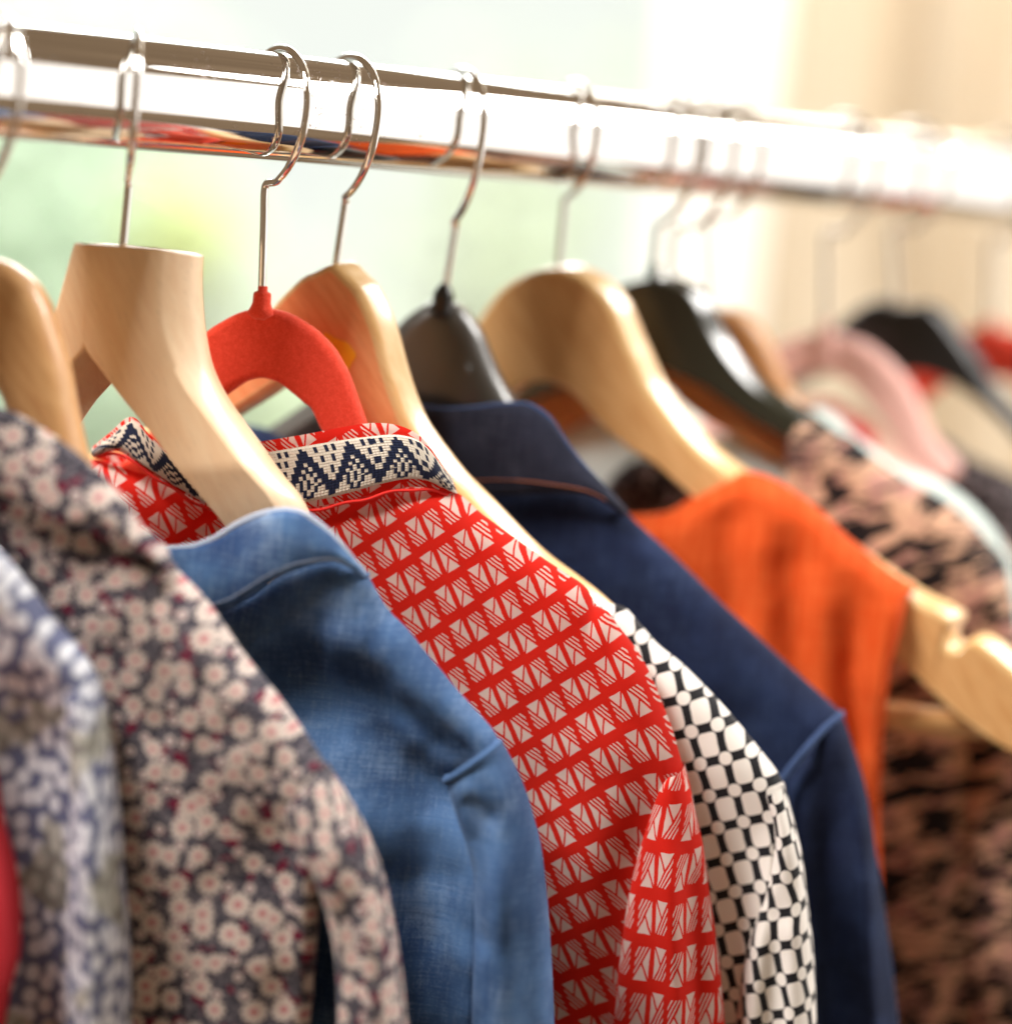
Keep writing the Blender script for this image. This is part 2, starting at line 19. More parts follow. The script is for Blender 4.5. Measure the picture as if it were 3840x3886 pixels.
 'I':{"X":249.1,"th":8,"base":[-0.0,-58.6],"kink":[0.1,-38.0],"outline":[[0.0,-63.9],[6.5,-64.9],[12.2,-67.2],[16.4,-68.9],[22.6,-76.0],[27.9,-85.4],[34.3,-94.8],[43.0,-104.4],[52.6,-112.3],[63.1,-118.5],[74.5,-123.4],[92.8,-134.8],[126.4,-153.3],[160.2,-174.2],[175.5,-186.7],[176.4,-195.7],[155.0,-183.8],[114.1,-157.1],[70.2,-134.9],[56.4,-129.1],[42.4,-121.6],[30.7,-115.0],[19.2,-110.6],[12.4,-108.2],[6.6,-106.7],[0.0,-106.7],[-6.6,-106.7],[-12.4,-108.2],[-19.2,-110.6],[-30.7,-115.0],[-42.4,-121.6],[-56.4,-129.1],[-70.2,-134.9],[-114.1,-157.1],[-155.0,-183.8],[-176.4,-195.7],[-175.5,-186.7],[-160.2,-174.2],[-126.4,-153.3],[-92.8,-134.8],[-74.5,-123.4],[-63.1,-118.5],[-52.6,-112.3],[-43.0,-104.4],[-34.3,-94.8],[-27.9,-85.4],[-22.6,-76.0],[-16.4,-68.9],[-12.2,-67.2],[-6.5,-64.9]],"g":{"ridge":[[45.8,-179.2],[61.0,-175.4],[70.1,-166.6],[72.6,-153.0],[72.9,-139.6],[73.1,-130.7],[77.5,-125.3],[86.9,-126.0],[98.2,-130.4],[100.9,-130.3],[111.5,-137.7],[122.2,-145.6],[131.4,-149.2],[142.6,-153.5],[154.0,-159.3],[165.7,-168.0],[174.5,-177.1],[181.5,-187.3],[186.1,-197.9],[189.2,-208.5],[195.3,-229.8]],"left":[[-45.8,-179.2],[-61.0,-175.4],[-70.1,-166.6],[-72.6,-153.0],[-72.9,-139.6],[-73.1,-130.7],[-77.5,-125.3],[-86.9,-126.0],[-98.2,-130.4],[-100.9,-130.3],[-111.5,-137.7],[-122.2,-145.6],[-131.4,-149.2],[-142.6,-153.5],[-154.0,-159.3],[-165.7,-168.0],[-174.5,-177.1],[-181.5,-187.3],[-186.1,-197.9],[-189.2,-208.5],[-195.3,-229.8]],"O":[[193.3,-223.6],[202.0,-244.7],[209.5,-267.3],[217.6,-305.6],[224.4,-344.4],[232.8,-408.1],[243.2,-489.6]],"I":[[160.3,-233.8],[164.9,-252.9],[169.5,-272.0],[175.0,-310.9],[180.5,-350.0],[187.4,-414.3],[196.3,-496.5]],"OL":[[-193.3,-223.6],[-202.0,-244.7],[-209.5,-267.3],[-217.6,-305.6],[-224.4,-344.4],[-232.8,-408.1],[-243.2,-489.6]],"IL":[[-160.3,-233.8],[-164.9,-252.9],[-169.5,-272.0],[-175.0,-310.9],[-180.5,-350.0],[-187.4,-414.3],[-196.3,-496.5]],"left2":[[28.3,-182.2],[8.6,-186.5],[-11.0,-193.1],[-30.1,-206.5],[-49.9,-225.8],[-70.6,-251.0]]},"folds":[[[115.2,-167.3],[182.5,-205.3],14,3],[[170.1,-206.7],[193.8,-401.8],16,-5]]},
 'J':{"X":294.1,"th":8,"base":[0.0,-71.5],"kink":[-5.9,-32.7],"outline":[[0.0,-77.0],[7.5,-76.9],[15.7,-79.5],[24.2,-86.0],[30.8,-95.6],[37.5,-106.2],[44.3,-118.0],[64.5,-132.9],[92.5,-151.2],[120.3,-168.2],[121.3,-177.3],[93.9,-164.3],[66.2,-149.9],[43.7,-135.0],[30.7,-123.1],[16.7,-115.2],[0.0,-107.2],[-16.7,-115.2],[-30.7,-123.1],[-43.7,-135.0],[-66.2,-149.9],[-93.9,-164.3],[-121.3,-177.3],[-120.3,-168.2],[-92.5,-151.2],[-64.5,-132.9],[-44.3,-118.0],[-37.5,-106.2],[-30.8,-95.6],[-24.2,-86.0],[-15.7,-79.5],[-7.5,-76.9]],"g":{"ridge":[[38.5,-135.5],[50.1,-124.6],[56.9,-121.3],[65.2,-123.6],[75.2,-131.8],[83.9,-137.1],[96.8,-145.0],[107.2,-147.5],[117.5,-150.0],[128.1,-155.1],[138.9,-162.1],[148.9,-171.3],[157.2,-182.7],[161.4,-188.9],[168.8,-209.3]],"left":[[-38.5,-135.5],[-50.1,-124.6],[-56.9,-121.3],[-65.2,-123.6],[-75.2,-131.8],[-83.9,-137.1],[-96.8,-145.0],[-107.2,-147.5],[-117.5,-150.0],[-128.1,-155.1],[-138.9,-162.1],[-148.9,-171.3],[-157.2,-182.7],[-161.4,-188.9],[-168.8,-209.3]],"O":[[166.9,-204.2],[179.3,-234.8],[188.9,-273.8],[195.9,-313.4],[204.4,-366.7],[221.0,-502.7]],"I":[[139.5,-225.9],[143.6,-252.3],[149.1,-278.5],[154.7,-318.5],[161.8,-372.2],[176.7,-509.2]],"OL":[[-166.9,-204.2],[-179.3,-234.8],[-188.9,-273.8],[-195.9,-313.4],[-204.4,-366.7],[-221.0,-502.7]],"IL":[[-139.5,-225.9],[-143.6,-252.3],[-149.1,-278.5],[-154.7,-318.5],[-161.8,-372.2],[-176.7,-509.2]]}},
 'K':{"X":386.2,"th":8,"base":[0.0,-81.4],"kink":[-5.2,-36.2],"g":{"ridge":[[-3.3,-127.2],[2.6,-120.9],[14.8,-124.4],[24.8,-129.4],[33.7,-135.7],[42.8,-143.2],[51.8,-150.6],[66.1,-159.9],[86.9,-175.8],[109.3,-193.0]],"left":[[3.3,-127.2],[-2.6,-120.9],[-14.8,-124.4],[-24.8,-129.4],[-33.7,-135.7],[-42.8,-143.2],[-51.8,-150.6],[-66.1,-159.9],[-86.9,-175.8],[-109.3,-193.0]]},"outline":[[0.0,-89.6],[6.6,-90.1],[17.5,-92.6],[27.5,-98.2],[36.5,-105.6],[44.5,-114.4],[51.5,-125.6],[57.4,-136.9],[73.8,-154.9],[58.0,-160.7],[42.8,-143.2],[33.4,-132.2],[24.1,-122.3],[16.2,-114.8],[7.5,-110.2],[0.0,-109.0],[-7.5,-110.2],[-16.2,-114.8],[-24.1,-122.3],[-33.4,-132.2],[-42.8,-143.2],[-58.0,-160.7],[-73.8,-154.9],[-57.4,-136.9],[-51.5,-125.6],[-44.5,-114.4],[-36.5,-105.6],[-27.5,-98.2],[-17.5,-92.6],[-6.6,-90.1]]},
 'L':{"X":444.8,"th":8,"base":[-0.0,-67.2],"kink":[-7.2,-30.9],"outline":[[0.0,-72.7],[12.5,-70.8],[21.5,-75.3],[32.3,-87.1],[41.9,-98.0],[50.6,-110.0],[67.0,-125.4],[83.9,-139.3],[106.3,-152.7],[107.8,-165.4],[85.5,-153.4],[68.2,-136.3],[53.8,-124.3],[40.8,-115.8],[28.0,-109.7],[15.7,-107.2],[8.5,-108.1],[4.5,-109.3],[0.0,-109.3],[-4.5,-109.3],[-8.5,-108.1],[-15.7,-107.2],[-28.0,-109.7],[-40.8,-115.8],[-53.8,-124.3],[-68.2,-136.3],[-85.5,-153.4],[-107.8,-165.4],[-106.3,-152.7],[-83.9,-139.3],[-67.0,-125.4],[-50.6,-110.0],[-41.9,-98.0],[-32.3,-87.1],[-21.5,-75.3],[-12.5,-70.8]],"g":{"ridge":[[17.5,-147.6],[19.4,-142.5],[25.1,-138.9],[33.8,-141.1],[44.2,-147.4],[56.8,-152.3],[70.5,-157.0],[86.9,-166.1],[109.8,-183.8],[126.5,-207.9]],"left":[[-17.5,-147.6],[-19.4,-142.5],[-25.1,-138.9],[-33.8,-141.1],[-44.2,-147.4],[-56.8,-152.3],[-70.5,-157.0],[-86.9,-166.1],[-109.8,-183.8],[-126.5,-207.9]]}},
 'M':{"X":532.7,"th":8,"base":[0.0,-76.7],"kink":[-4.2,-32.4],"outline":[[0.0,-83.8],[10.9,-85.0],[24.9,-92.6],[37.9,-104.7],[48.4,-120.0],[56.2,-137.1],[42.4,-144.5],[33.2,-127.5],[21.7,-116.7],[12.4,-111.6],[0.0,-111.0],[-12.4,-111.6],[-21.7,-116.7],[-33.2,-127.5],[-42.4,-144.5],[-56.2,-137.1],[-48.4,-120.0],[-37.9,-104.7],[-24.9,-92.6],[-10.9,-85.0]]},
 'cam':{"pos":[-0.70242,-0.86452,-0.01725],"R":[0.712353,-0.696479,0.08643],"U":[0.029097,0.152354,0.987898],"F":[0.701217,0.701217,-0.128796]},
}
# ------------------------------------------------------------------ camera, light, exposure
CP, CR, CU, CF = (Vector(T['cam'][k]) for k in ('pos', 'R', 'U', 'F'))
CP = CP + Vector((0, 0, RZ))
FH = Vector((CF.x, CF.y, 0)).normalized(); RH = Vector((FH.y, -FH.x, 0))
UP = Vector((0, 0, 1))
cd = bpy.data.cameras.new('camera'); cam = bpy.data.objects.new('camera', cd); COL.objects.link(cam)
m = Matrix((CR, CU, -CF)).transposed().to_4x4(); m.translation = CP; cam.matrix_world = m
cd.sensor_fit = 'HORIZONTAL'; cd.sensor_width = 36; cd.lens = 36 * 4971 / 1909
cd.clip_start = .02; cd.clip_end = 80
cd.dof.use_dof = True; cd.dof.focus_distance = 1.092; cd.dof.aperture_fstop = 1.8
sc.camera = cam
wd = bpy.data.worlds.new('World'); sc.world = wd; wd.use_nodes = True
wb = wd.node_tree.nodes['Background']
wn = wd.node_tree.nodes.new('ShaderNodeTexNoise'); wn.inputs['Scale'].default_value = 5.; wn.inputs['Detail'].default_value = 4.
wm = wd.node_tree.nodes.new('ShaderNodeMix'); wm.data_type = 'RGBA'        # a dim brown wooden room all round
wm.inputs[6].default_value = (.05, .026, .012, 1); wm.inputs[7].default_value = (.36, .25, .155, 1)
wd.node_tree.links.new(wn.outputs[0], wm.inputs[0]); wd.node_tree.links.new(wm.outputs[2], wb.inputs[0]); wb.inputs[1].default_value = 1.0
def area(name, loc, target, sx, sy, power, color):
    l = bpy.data.lights.new(name, 'AREA'); l.shape = 'RECTANGLE'; l.size = sx; l.size_y = sy; l.energy = power; l.color = color
    o = bpy.data.objects.new(name, l); COL.objects.link(o); o.location = loc
    o.rotation_euler = (Vector(target) - Vector(loc)).to_track_quat('-Z', 'Y').to_euler(); return o
MID = Vector((.10, 0, RZ - .15))
area('side_window_light', MID + RH * 1.40 + FH * .22 + UP * .17, MID + UP * .1, 1.9, 1.8, 13, (1, .97, .93))
area('right_rim_light', MID + RH * 1.10 + FH * .30 + UP * .95, MID, .5, .5, 17, (1, .97, .93))  # small added lamp, gives the garments their rim on the right
area('back_window_light', MID + FH * 1.75 + UP * .95 + RH * .15, MID, 1.7, .5, 30, (1, .985, .95))
area('high_left_fill_light', MID - FH * .46 - RH * .52 + UP * .80, MID, .30, .30, 20, (1, .96, .91))  # added fill lamp for the garment fronts, no window known here
area('garden_light', CP + FH * 4.2 + UP * 2.6, CP + FH * 7.5 - UP * .3, 4, 2, 620, (1, 1, .93))
area('curtain_back_light', CP + FH * 4.6 + RH * 1.3 + UP * .5, CP + FH * 2.75 + RH * .75, 1.6, 2.2, 46, (1, .90, .76))  # added lamp, brightens the curtain through its cloth from behind
sc.view_settings.view_transform = 'Standard'; sc.view_settings.look = 'None'
sc.view_settings.exposure = .36; sc.view_settings.gamma = 1
sc.cycles.use_denoising = True; sc.cycles.max_bounces = 10; sc.cycles.sample_clamp_indirect = 8
sc.cycles.caustics_reflective = False
# ------------------------------------------------------------------ shader expressions
class S:
    """a scalar socket with arithmetic"""
    def __init__(s, b, k): s.b, s.k = b, k
    def __add__(s, o): return s.b.m('ADD', s, o)
    __radd__ = __add__
    def __sub__(s, o): return s.b.m('SUBTRACT', s, o)
    def __rsub__(s, o): return s.b.m('SUBTRACT', o, s)
    def __mul__(s, o): return s.b.m('MULTIPLY', s, o)
    __rmul__ = __mul__
    def __truediv__(s, o): return s.b.m('DIVIDE', s, o)
    def __rtruediv__(s, o): return s.b.m('DIVIDE', o, s)
    def lt(s, o): return s.b.m('LESS_THAN', s, o)
    def gt(s, o): return s.b.m('GREATER_THAN', s, o)
    def abs(s): return s.b.m('ABSOLUTE', s)
    def fr(s): return s.b.m('FRACT', s)
    def fl(s): return s.b.m('FLOOR', s)
    def mn(s, o): return s.b.m('MINIMUM', s, o)
    def mx(s, o): return s.b.m('MAXIMUM', s, o)
    def pw(s, o): return s.b.m('POWER', s, o)
    def cos(s): return s.b.m('COSINE', s)
    def sin(s): return s.b.m('SINE', s)
    def step(s, a, b):                      # smooth ramp a..b -> 0..1
        n = s.b.nt.nodes.new('ShaderNodeMapRange'); n.interpolation_type = 'SMOOTHSTEP'
        n.inputs[1].default_value = a; n.inputs[2].default_value = b
        s.b.nt.links.new(s.k, n.inputs[0]); return S(s.b, n.outputs[0])
class B:
    def __init__(s, name):
        s.mat = bpy.data.materials.new(name); s.mat.use_nodes = True; s.nt = s.mat.node_tree
        s.p = s.nt.nodes['Principled BSDF']; s.out = s.nt.nodes['Material Output']
    def put(s, v, inp):
        if isinstance(v, S): s.nt.links.new(v.k, inp)
        elif hasattr(v, 'is_linked'): s.nt.links.new(v, inp)
        else:
            try: inp.default_value = v
            except Exception: inp.default_value = tuple(v) + (1,)
    def m(s, op, *a):
        n = s.nt.nodes.new('ShaderNodeMath'); n.operation = op
        for i, v in enumerate(a): s.put(v, n.inputs[i])
        return S(s, n.outputs[0])
    def uv(s):
        n = s.nt.nodes.new('ShaderNodeUVMap'); q = s.nt.nodes.new('ShaderNodeSeparateXYZ'); s.nt.links.new(n.outputs[0], q.inputs[0])
        return S(s, q.outputs[0]), S(s, q.outputs[1])
    def vec(s, x, y, z=0.):
        n = s.nt.nodes.new('ShaderNodeCombineXYZ')
        for i, v in enumerate((x, y, z)): s.put(v, n.inputs[i])
        return n.outputs[0]
    def obj(s):
        n = s.nt.nodes.new('ShaderNodeTexCoord'); q = s.nt.nodes.new('ShaderNodeSeparateXYZ'); s.nt.links.new(n.outputs['Object'], q.inputs[0])
        return [S(s, q.outputs[i]) for i in range(3)]
    def noise(s, v, scale, detail=3., rough=.55, dist=0.):
        n = s.nt.nodes.new('ShaderNodeTexNoise'); s.put(v, n.inputs['Vector']); n.inputs['Scale'].default_value = scale
        n.inputs['Detail'].default_value = detail; n.inputs['Roughness'].default_value = rough; n.inputs['Distortion'].default_value = dist
        return S(s, n.outputs[0])
    def voro(s, v, scale, rnd=1.):
        n = s.nt.nodes.new('ShaderNodeTexVoronoi'); n.voronoi_dimensions = '2D'; s.put(v, n.inputs['Vector']); n.inputs['Scale'].default_value = scale
        n.inputs['Randomness'].default_value = rnd
        q = s.nt.nodes.new('ShaderNodeSeparateXYZ'); s.nt.links.new(n.outputs['Position'], q.inputs[0])
        r = s.nt.nodes.new('ShaderNodeSeparateColor'); s.nt.links.new(n.outputs['Color'], r.inputs[0])
        return S(s, n.outputs['Distance']), S(s, q.outputs[0]), S(s, q.outputs[1]), S(s, r.outputs[0]), S(s, r.outputs[1])
    def mix(s, f, a, b):
        n = s.nt.nodes.new('ShaderNodeMix'); n.data_type = 'RGBA'
        s.put(f, n.inputs[0]); s.put(a, n.inputs[6]); s.put(b, n.inputs[7]); return n.outputs[2]
    def bump(s, h, strength=.3, dist=.001):
        n = s.nt.nodes.new('ShaderNodeBump'); n.inputs['Strength'].default_value = strength; n.inputs['Distance'].default_value = dist
        s.put(h, n.inputs['Height']); s.nt.links.new(n.outputs[0], s.p.inputs['Normal']); s.nrm = n.outputs[0]
    def done(s, col, rough=.8, metal=0., sheen=0., spec=.5, trans=0., coat=0., sheen_tint=None):
        s.put(col, s.p.inputs['Base Color']); s.put(rough, s.p.inputs['Roughness']); s.p.inputs['Metallic'].default_value = metal
        s.p.inputs['Specular IOR Level'].default_value = spec
        s.p.inputs['Sheen Weight'].default_value = sheen; s.p.inputs['Sheen Roughness'].default_value = .4
        if sheen_tint: s.p.inputs['Sheen Tint'].default_value = tuple(sheen_tint) + (1,)
        s.p.inputs['Coat Weight'].default_value = coat; s.p.inputs['Coat Roughness'].default_value = .15
        if trans:
            t = s.nt.nodes.new('ShaderNodeBsdfTranslucent'); s.put(col, t.inputs[0])
            x = s.nt.nodes.new('ShaderNodeMixShader'); x.inputs[0].default_value = trans
            s.nt.links.new(s.p.outputs[0], x.inputs[1]); s.nt.links.new(t.outputs[0], x.inputs[2]); s.nt.links.new(x.outputs[0], s.out.inputs[0])
        return s.mat
def plain(name, col, **k): return B(name).done(col, **k)
# ------------------------------------------------------------------ materials
def mat_chrome(name, specks):
    b = B(name); x, y, z = b.obj()
    rough = .035; col = (.80, .79, .77)
    if specks:
        v = b.vec(x, y, z)
        f = b.noise(v, 520, 4, .62).step(.615, .66) * b.noise(v, 38, 2).step(.50, .60)
        sc1 = b.noise(b.vec(x * 14, y * 90, z * 90), 16, 2, .7).step(.66, .72) * .35
        dull = b.noise(v, 24, 3).step(.45, .7)
        g = b.mix(f, (.80, .79, .77), (.16, .075, .045)); rough = dull * .03 + .025 + f * .5 + sc1 * .15
        b.p.inputs['Roughness'].default_value = .03
        return b.done(g, rough=rough, metal=1.)
    return b.done(col, rough=rough, metal=1.)
M_RAIL = mat_chrome('chrome_rail', True); M_HOOK = mat_chrome('chrome_wire', False)
def mat_wood(name, c0, c1, ang=45, coat=.25, rough=.42):
    b = B(name); x, y, z = b.obj(); a = radians(ang)
    u = x * cos(a) - z * sin(a); w = x * sin(a) + z * cos(a)
    g = b.noise(b.vec(u * 9, y * 60, w * 70), 3.2, 5, .6, .6)
    f2 = b.noise(b.vec(u * 60, y * 200, w * 620), 2., 3, .6)
    col = b.mix(g.step(.3, .72), c0, c1)
    col = b.mix(f2.step(.56, .72) * .3, col, tuple(v * .55 for v in c1))
    b.bump(f2, .08, .0006)
    return b.done(col, rough=rough, coat=coat)
M_W1 = mat_wood('wood_pale_maple', (.88, .66, .43), (.83, .58, .36), 62)
M_W2 = mat_wood('wood_orange_beech', (.86, .42, .18), (.76, .31, .11), 50)
M_W3 = mat_wood('wood_honey', (.76, .45, .20), (.62, .31, .12), 50)
M_RIM = mat_wood('wood_cream_edge', (.84, .58, .28), (.74, .44, .17), 50, .5, .3)
M_W4 = mat_wood('wood_brown', (.60, .30, .11), (.46, .20, .07), 50)
M_W5 = mat_wood('wood_light_oak', (.76, .44, .19), (.62, .31, .11), 55)
def mat_velvet(name, col, tint):
    b = B(name); x, y, z = b.obj(); v = b.vec(x, y, z)
    n = b.noise(v, 1500, 3, .7); n2 = b.noise(v, 420, 3, .6)
    c = b.mix(n.step(.35, .7) * .55 + n2.step(.4, .7) * .25, col, tuple(min(1, q * 1.5 + .04) for q in col)); b.bump(n * .6 + n2, .45, .0009)
    return b.done(c, rough=.9, sheen=.9, spec=.15, sheen_tint=tint)
M_RVEL = mat_velvet('red_velvet_flock', (.74, .050, .022), (1, .5, .38))
M_PVEL = mat_velvet('pink_velvet_flock', (.88, .46, .41), (1, .85, .8))
M_BLK = plain('black_plastic', (.012, .012, .013), rough=.3)
M_GREY = plain('dark_grey_plastic', (.065, .062, .056), rough=.3, coat=.4)
M_GRN = plain('dark_green_black_plastic', (.022, .024, .016), rough=.16, coat=.4)
WHT, RED = (.80, .66, .60), (.70, .015, .009)
def mat_triangles():
    b = B('red_print_cotton'); u0, v0 = b.uv()
    w = b.vec(u0, v0, 0.)
    u = u0 + (b.noise(w, .16, 2) - .5) * 1.0; v = v0 + (b.noise(b.vec(u0, v0, 9.), .16, 2) - .5) * 1.0
    s = u / 19.1; t = v / -19.7
    sf = s.fr(); tf = t.fr()
    isB = sf.gt(.5)
    def sub(s0, s1, t0, t1, flip):
        x = (sf - s0) / (s1 - s0); y = (tf - t0) / (t1 - t0)
        if flip: x = 1. - x; y = 1. - y
        inside = x.gt(0.) * x.lt(1.) * y.gt(0.) * y.lt(1.)
        d = y - x
        solid = d.gt(.0) * (x + y - 1.).abs().gt(.075)
        st = b.m('ADD', b.m('ADD', (d + .21).abs().lt(.05), (d + .45).abs().lt(.052)), (d + .71).abs().lt(.05))
        return inside * (solid + st).mn(1.)
    f = sub(.065, .43, .165, .885, False) + sub(.565, .93, .105, .825, True)
    col = b.mix(b.noise(w, 1.2, 3), RED, (.76, .026, .010))
    col = b.mix(f, col, WHT)
    wv = (u0 * 15.).sin() * (v0 * 15.).sin()
    b.bump(wv * .4 + b.noise(w, .9, 3), .18, .0006)
    return b.done(col, rough=.85, sheen=.12, trans=.45, spec=.2, sheen_tint=(1, .7, .6))
M_TRI = mat_triangles()
def mat_band():
    b = B('woven_zigzag_band'); u0, v0 = b.uv()          # u mm along, v 0..1 across
    uq = (u0 / 1.55).fl() * 1.55 + .775
    du = (u0 / 1.55).fr() - .5                           # -.5..+.5 across a stitch column
    v = v0 + (b.m('COSINE', (v0 * 13. + (u0 / 1.55).fl() * .5) * 6.283) * .006)
    P = 20.0
    ph = (uq / P + .1).fr(); tri = (ph - .5).abs() * 2.        # 1 at edges, 0 in the middle
    z = .86 - tri * .74                                    # zigzag centre line
    d = v - z
    thick = d.abs().lt(.15)
    # pocket under the peak : ringed diamond with a dot
    mm = (ph - .5).abs() / .26 + (v - .30).abs() / .36
    dia = (mm.lt(.30) + (mm - .80).abs().lt(.19)).mn(1.) * d.lt(-.22)
    # pocket over the valley: three small dots
    e = (tri - 1.).abs()
    d1 = (e.lt(.09) * (v - .52).abs().lt(.075)); d2 = ((e - .2).abs().lt(.09) * (v - .72).abs().lt(.065)); d3 = ((e - .36).abs().lt(.09) * (v - .90).abs().lt(.06)); d4 = (e.lt(.09) * (v - .90).abs().lt(.06))
    dots = (d1 + d2 + d3 + d4).mn(1.) * d.gt(.2)
    f = (thick + dia + dots).mn(1.) * v.gt(.045) * v.lt(.965)
    ht = (1. - du * du * 3.2) + b.m('SINE', v0 * 120.) * .22 + b.noise(b.vec(u0, v0 * 24., 0.), 2.5, 2) * .5
    col = b.mix(b.noise(b.vec(u0 * 3., v0 * 20., 0.), 1.1, 2), (.80, .74, .64), (.68, .61, .52))
    col = b.mix(f, col, (.012, .018, .05))
    b.bump(ht, .55, .0012)
    return b.done(col, rough=.85, sheen=.15, spec=.2)
M_BAND = mat_band()
def mat_check():
    b = B('black_white_check_crepe'); u0, v0 = b.uv()
    a = radians(20); u = u0 * cos(a) + v0 * sin(a); v = v0 * cos(a) - u0 * sin(a)
    w = b.vec(u0, v0, 0.)
    u = u + (b.noise(w, .1, 1) - .5) * 1.2
    s = u / 11.2; t = v / 14.6
    x = (s.fr() - .5).abs(); y = (t.fr() - .5).abs()
    big = (x / .35).pw(5.) + (y / .36).pw(5.)
    xo = .5 - x; yo = .5 - y
    ov = (xo / .25).pw(2.3) + (yo / .20).pw(2.3)
    f = (big.lt(1.) + ov.lt(1.)).mn(1.)
    col = b.mix(f, (.010, .010, .013), (.84, .80, .75))
    b.bump(b.noise(b.vec(u0 * 4., v0, 0.), 1.1, 3), .12, .0006)
    return b.done(col, rough=.7, sheen=.1, trans=.04, spec=.25)
M_CHK = mat_check()
def mat_denim(name, dark, mid, light, fade, twill=True):
    b = B(name); u, v = b.uv(); w = b.vec(u, v, 0.)
    n = b.noise(w, .022, 4, .6); slub = b.noise(b.vec(u * .55, v * .06, 0.), 1., 3, .7); rows = b.noise(b.vec(u * .05, v * 1.1, 0.), 1., 3, .7)
    fine = b.noise(w, .9, 3, .7)
    col = b.mix(n.step(.35, .68), dark, mid)
    col = b.mix((b.noise(b.vec(u, v * 1.1, 0.), .03, 4, .6).step(.45, .9) * fade * .6 + (rows - .5) * .5 + (slub - .5) * .5 + (fine - .5) * .5).mx(0.).mn(1.), col, light)
    b.bump(rows * .6 + fine * .5, .4, .0012)
    return b.done(col, rough=.9, sheen=.1, spec=.15, trans=.04, sheen_tint=(.6, .75, 1))
M_DEN = mat_denim('light_blue_denim', (.028, .065, .16), (.075, .155, .32), (.36, .48, .66), .6)
M_DENC = mat_denim('faded_blue_denim_collar', (.030, .065, .17), (.085, .18, .36), (.46, .60, .76), 1.1)
M_NAV = mat_denim('dark_navy_denim', (.008, .012, .036), (.016, .028, .078), (.07, .11, .21), .35)
M_NAVL = mat_denim('worn_navy_seam', (.03, .05, .13), (.06, .10, .21), (.2, .28, .42), .6)
M_NAVC = mat_denim('dark_navy_denim_collar', (.012, .013, .024), (.020, .023, .042), (.09, .10, .14), .55)
def mat_daisy():
    b = B('daisy_print_cotton'); u, v = b.uv(); w = b.vec(u, v, 0.)
    def flowers(sc_, R, off, keep):
        d, px, py, r1, r2 = b.voro(b.vec(u + off, v + off * .7, 0.), sc_, .75)
        dx = u + off - px; dy = v + off * .7 - py
        th = b.m('ARCTAN2', dy, dx); rr = (dx * dx + dy * dy).pw(.5)
        rad = R * (.74 + .30 * (th * 5.).cos().abs()) * (r1 * .25 + .8)
        k = r2.lt(keep)
        return rr.lt(rad) * k, rr.lt(rad * .36) * k, r1
    p1, c1, r1 = flowers(1 / 10.4, 4.7, 0., .85); p2, c2, r2 = flowers(1 / 7., 2.3, 31., .55)
    bg = b.mix(b.noise(w, .42, 4, .7).step(.42, .62), (.016, .016, .032), (.20, .18, .20))
    red = b.noise(w, .15, 2).step(.585, .62)
    col = b.mix(red, bg, (.17, .008, .035))
    col = b.mix(p2, col, (.58, .50, .47)); col = b.mix(c2, col, (.30, .10, .13))
    col = b.mix(p1, col, (.62, .53, .48)); col = b.mix(c1, col, (.50, .19, .20))
    return b.done(col, rough=.8, sheen=.1, spec=.2, trans=.12)
M_DAISY = mat_daisy()
def mat_blobs(name, ground, ink, ink2, sc_, cut, stretch=(1, 1), streak=0., trans=.08):
    b = B(name); u, v = b.uv(); w = b.vec(u * stretch[0], v * stretch[1], 0.)
    if streak: w = b.vec((u * .92 + v * .38) * stretch[0], (v * .92 - u * .38) * stretch[1], 0.)
    f = b.noise(w, sc_, 2, .5, .8).step(cut, cut + .05); g = b.noise(b.vec(u + 40., v, 3.), sc_ * .8, 3).step(.5, .58)
    col = b.mix(g, ground, ink2); col = b.mix(f, col, ink)
    if streak: col = b.mix(b.noise(b.vec(u * .03, v * 1.0, 0.), 1., 2).step(.52, .6) * streak * b.noise(w, .02, 1).step(.4, .55), col, ink)
    return b.done(col, rough=.75, spec=.2, sheen=.1, trans=trans)
M_LEO = mat_blobs('pink_black_brush_print', (.66, .40, .27), (.010, .007, .008), (.52, .27, .22), .11, .475, (.42, 1.3), 1.)
M_SPK = mat_blobs('black_speckled_knit', (.035, .028, .032), (.30, .26, .27), (.012, .010, .012), .22, .56)
M_MINT = plain('pale_mint_jersey', (.62, .72, .69), rough=.8, trans=.1)
M_PINKG = mat_blobs('pink_red_print', (.85, .55, .45), (.65, .03, .04), (.80, .35, .30), .03, .6)
M_REDA = plain('red_jersey', (.62, .015, .03), rough=.8, trans=.1)
def mat_bluedot():
    b = B('pale_blue_dotted_cotton'); u, v = b.uv()
    d, px, py, r1, r2 = b.voro(b.vec(u, v * .8, 0.), 1 / 6.5, .8)
    col = b.mix(d.step(.30, .52), (.80, .83, .90), (.16, .18, .30))
    col = b.mix(b.noise(b.vec(u, v, 0.), .035, 2).step(.55, .62) * .6, col, (.35, .33, .20))
    return b.done(col, rough=.8, spec=.2, trans=.15)
M_BDOT = mat_bluedot()
def mat_orange():
    b = B('orange_linen'); u, v = b.uv()
    n = b.noise(b.vec(u * .35, v * .03, 0.), 1., 3, .65); n2 = b.noise(b.vec(u * .04, v * .5, 4.), 1., 3, .65)
    col = b.mix(n.step(.35, .7) * .6 + n2.step(.4, .7) * .3, (.74, .085, .012), (.88, .17, .04)); b.bump(n + n2, .3, .001)
    return b.done(col, rough=.85, sheen=.15, spec=.15, trans=.25, sheen_tint=(1, .6, .4))
M_ORG = mat_orange()
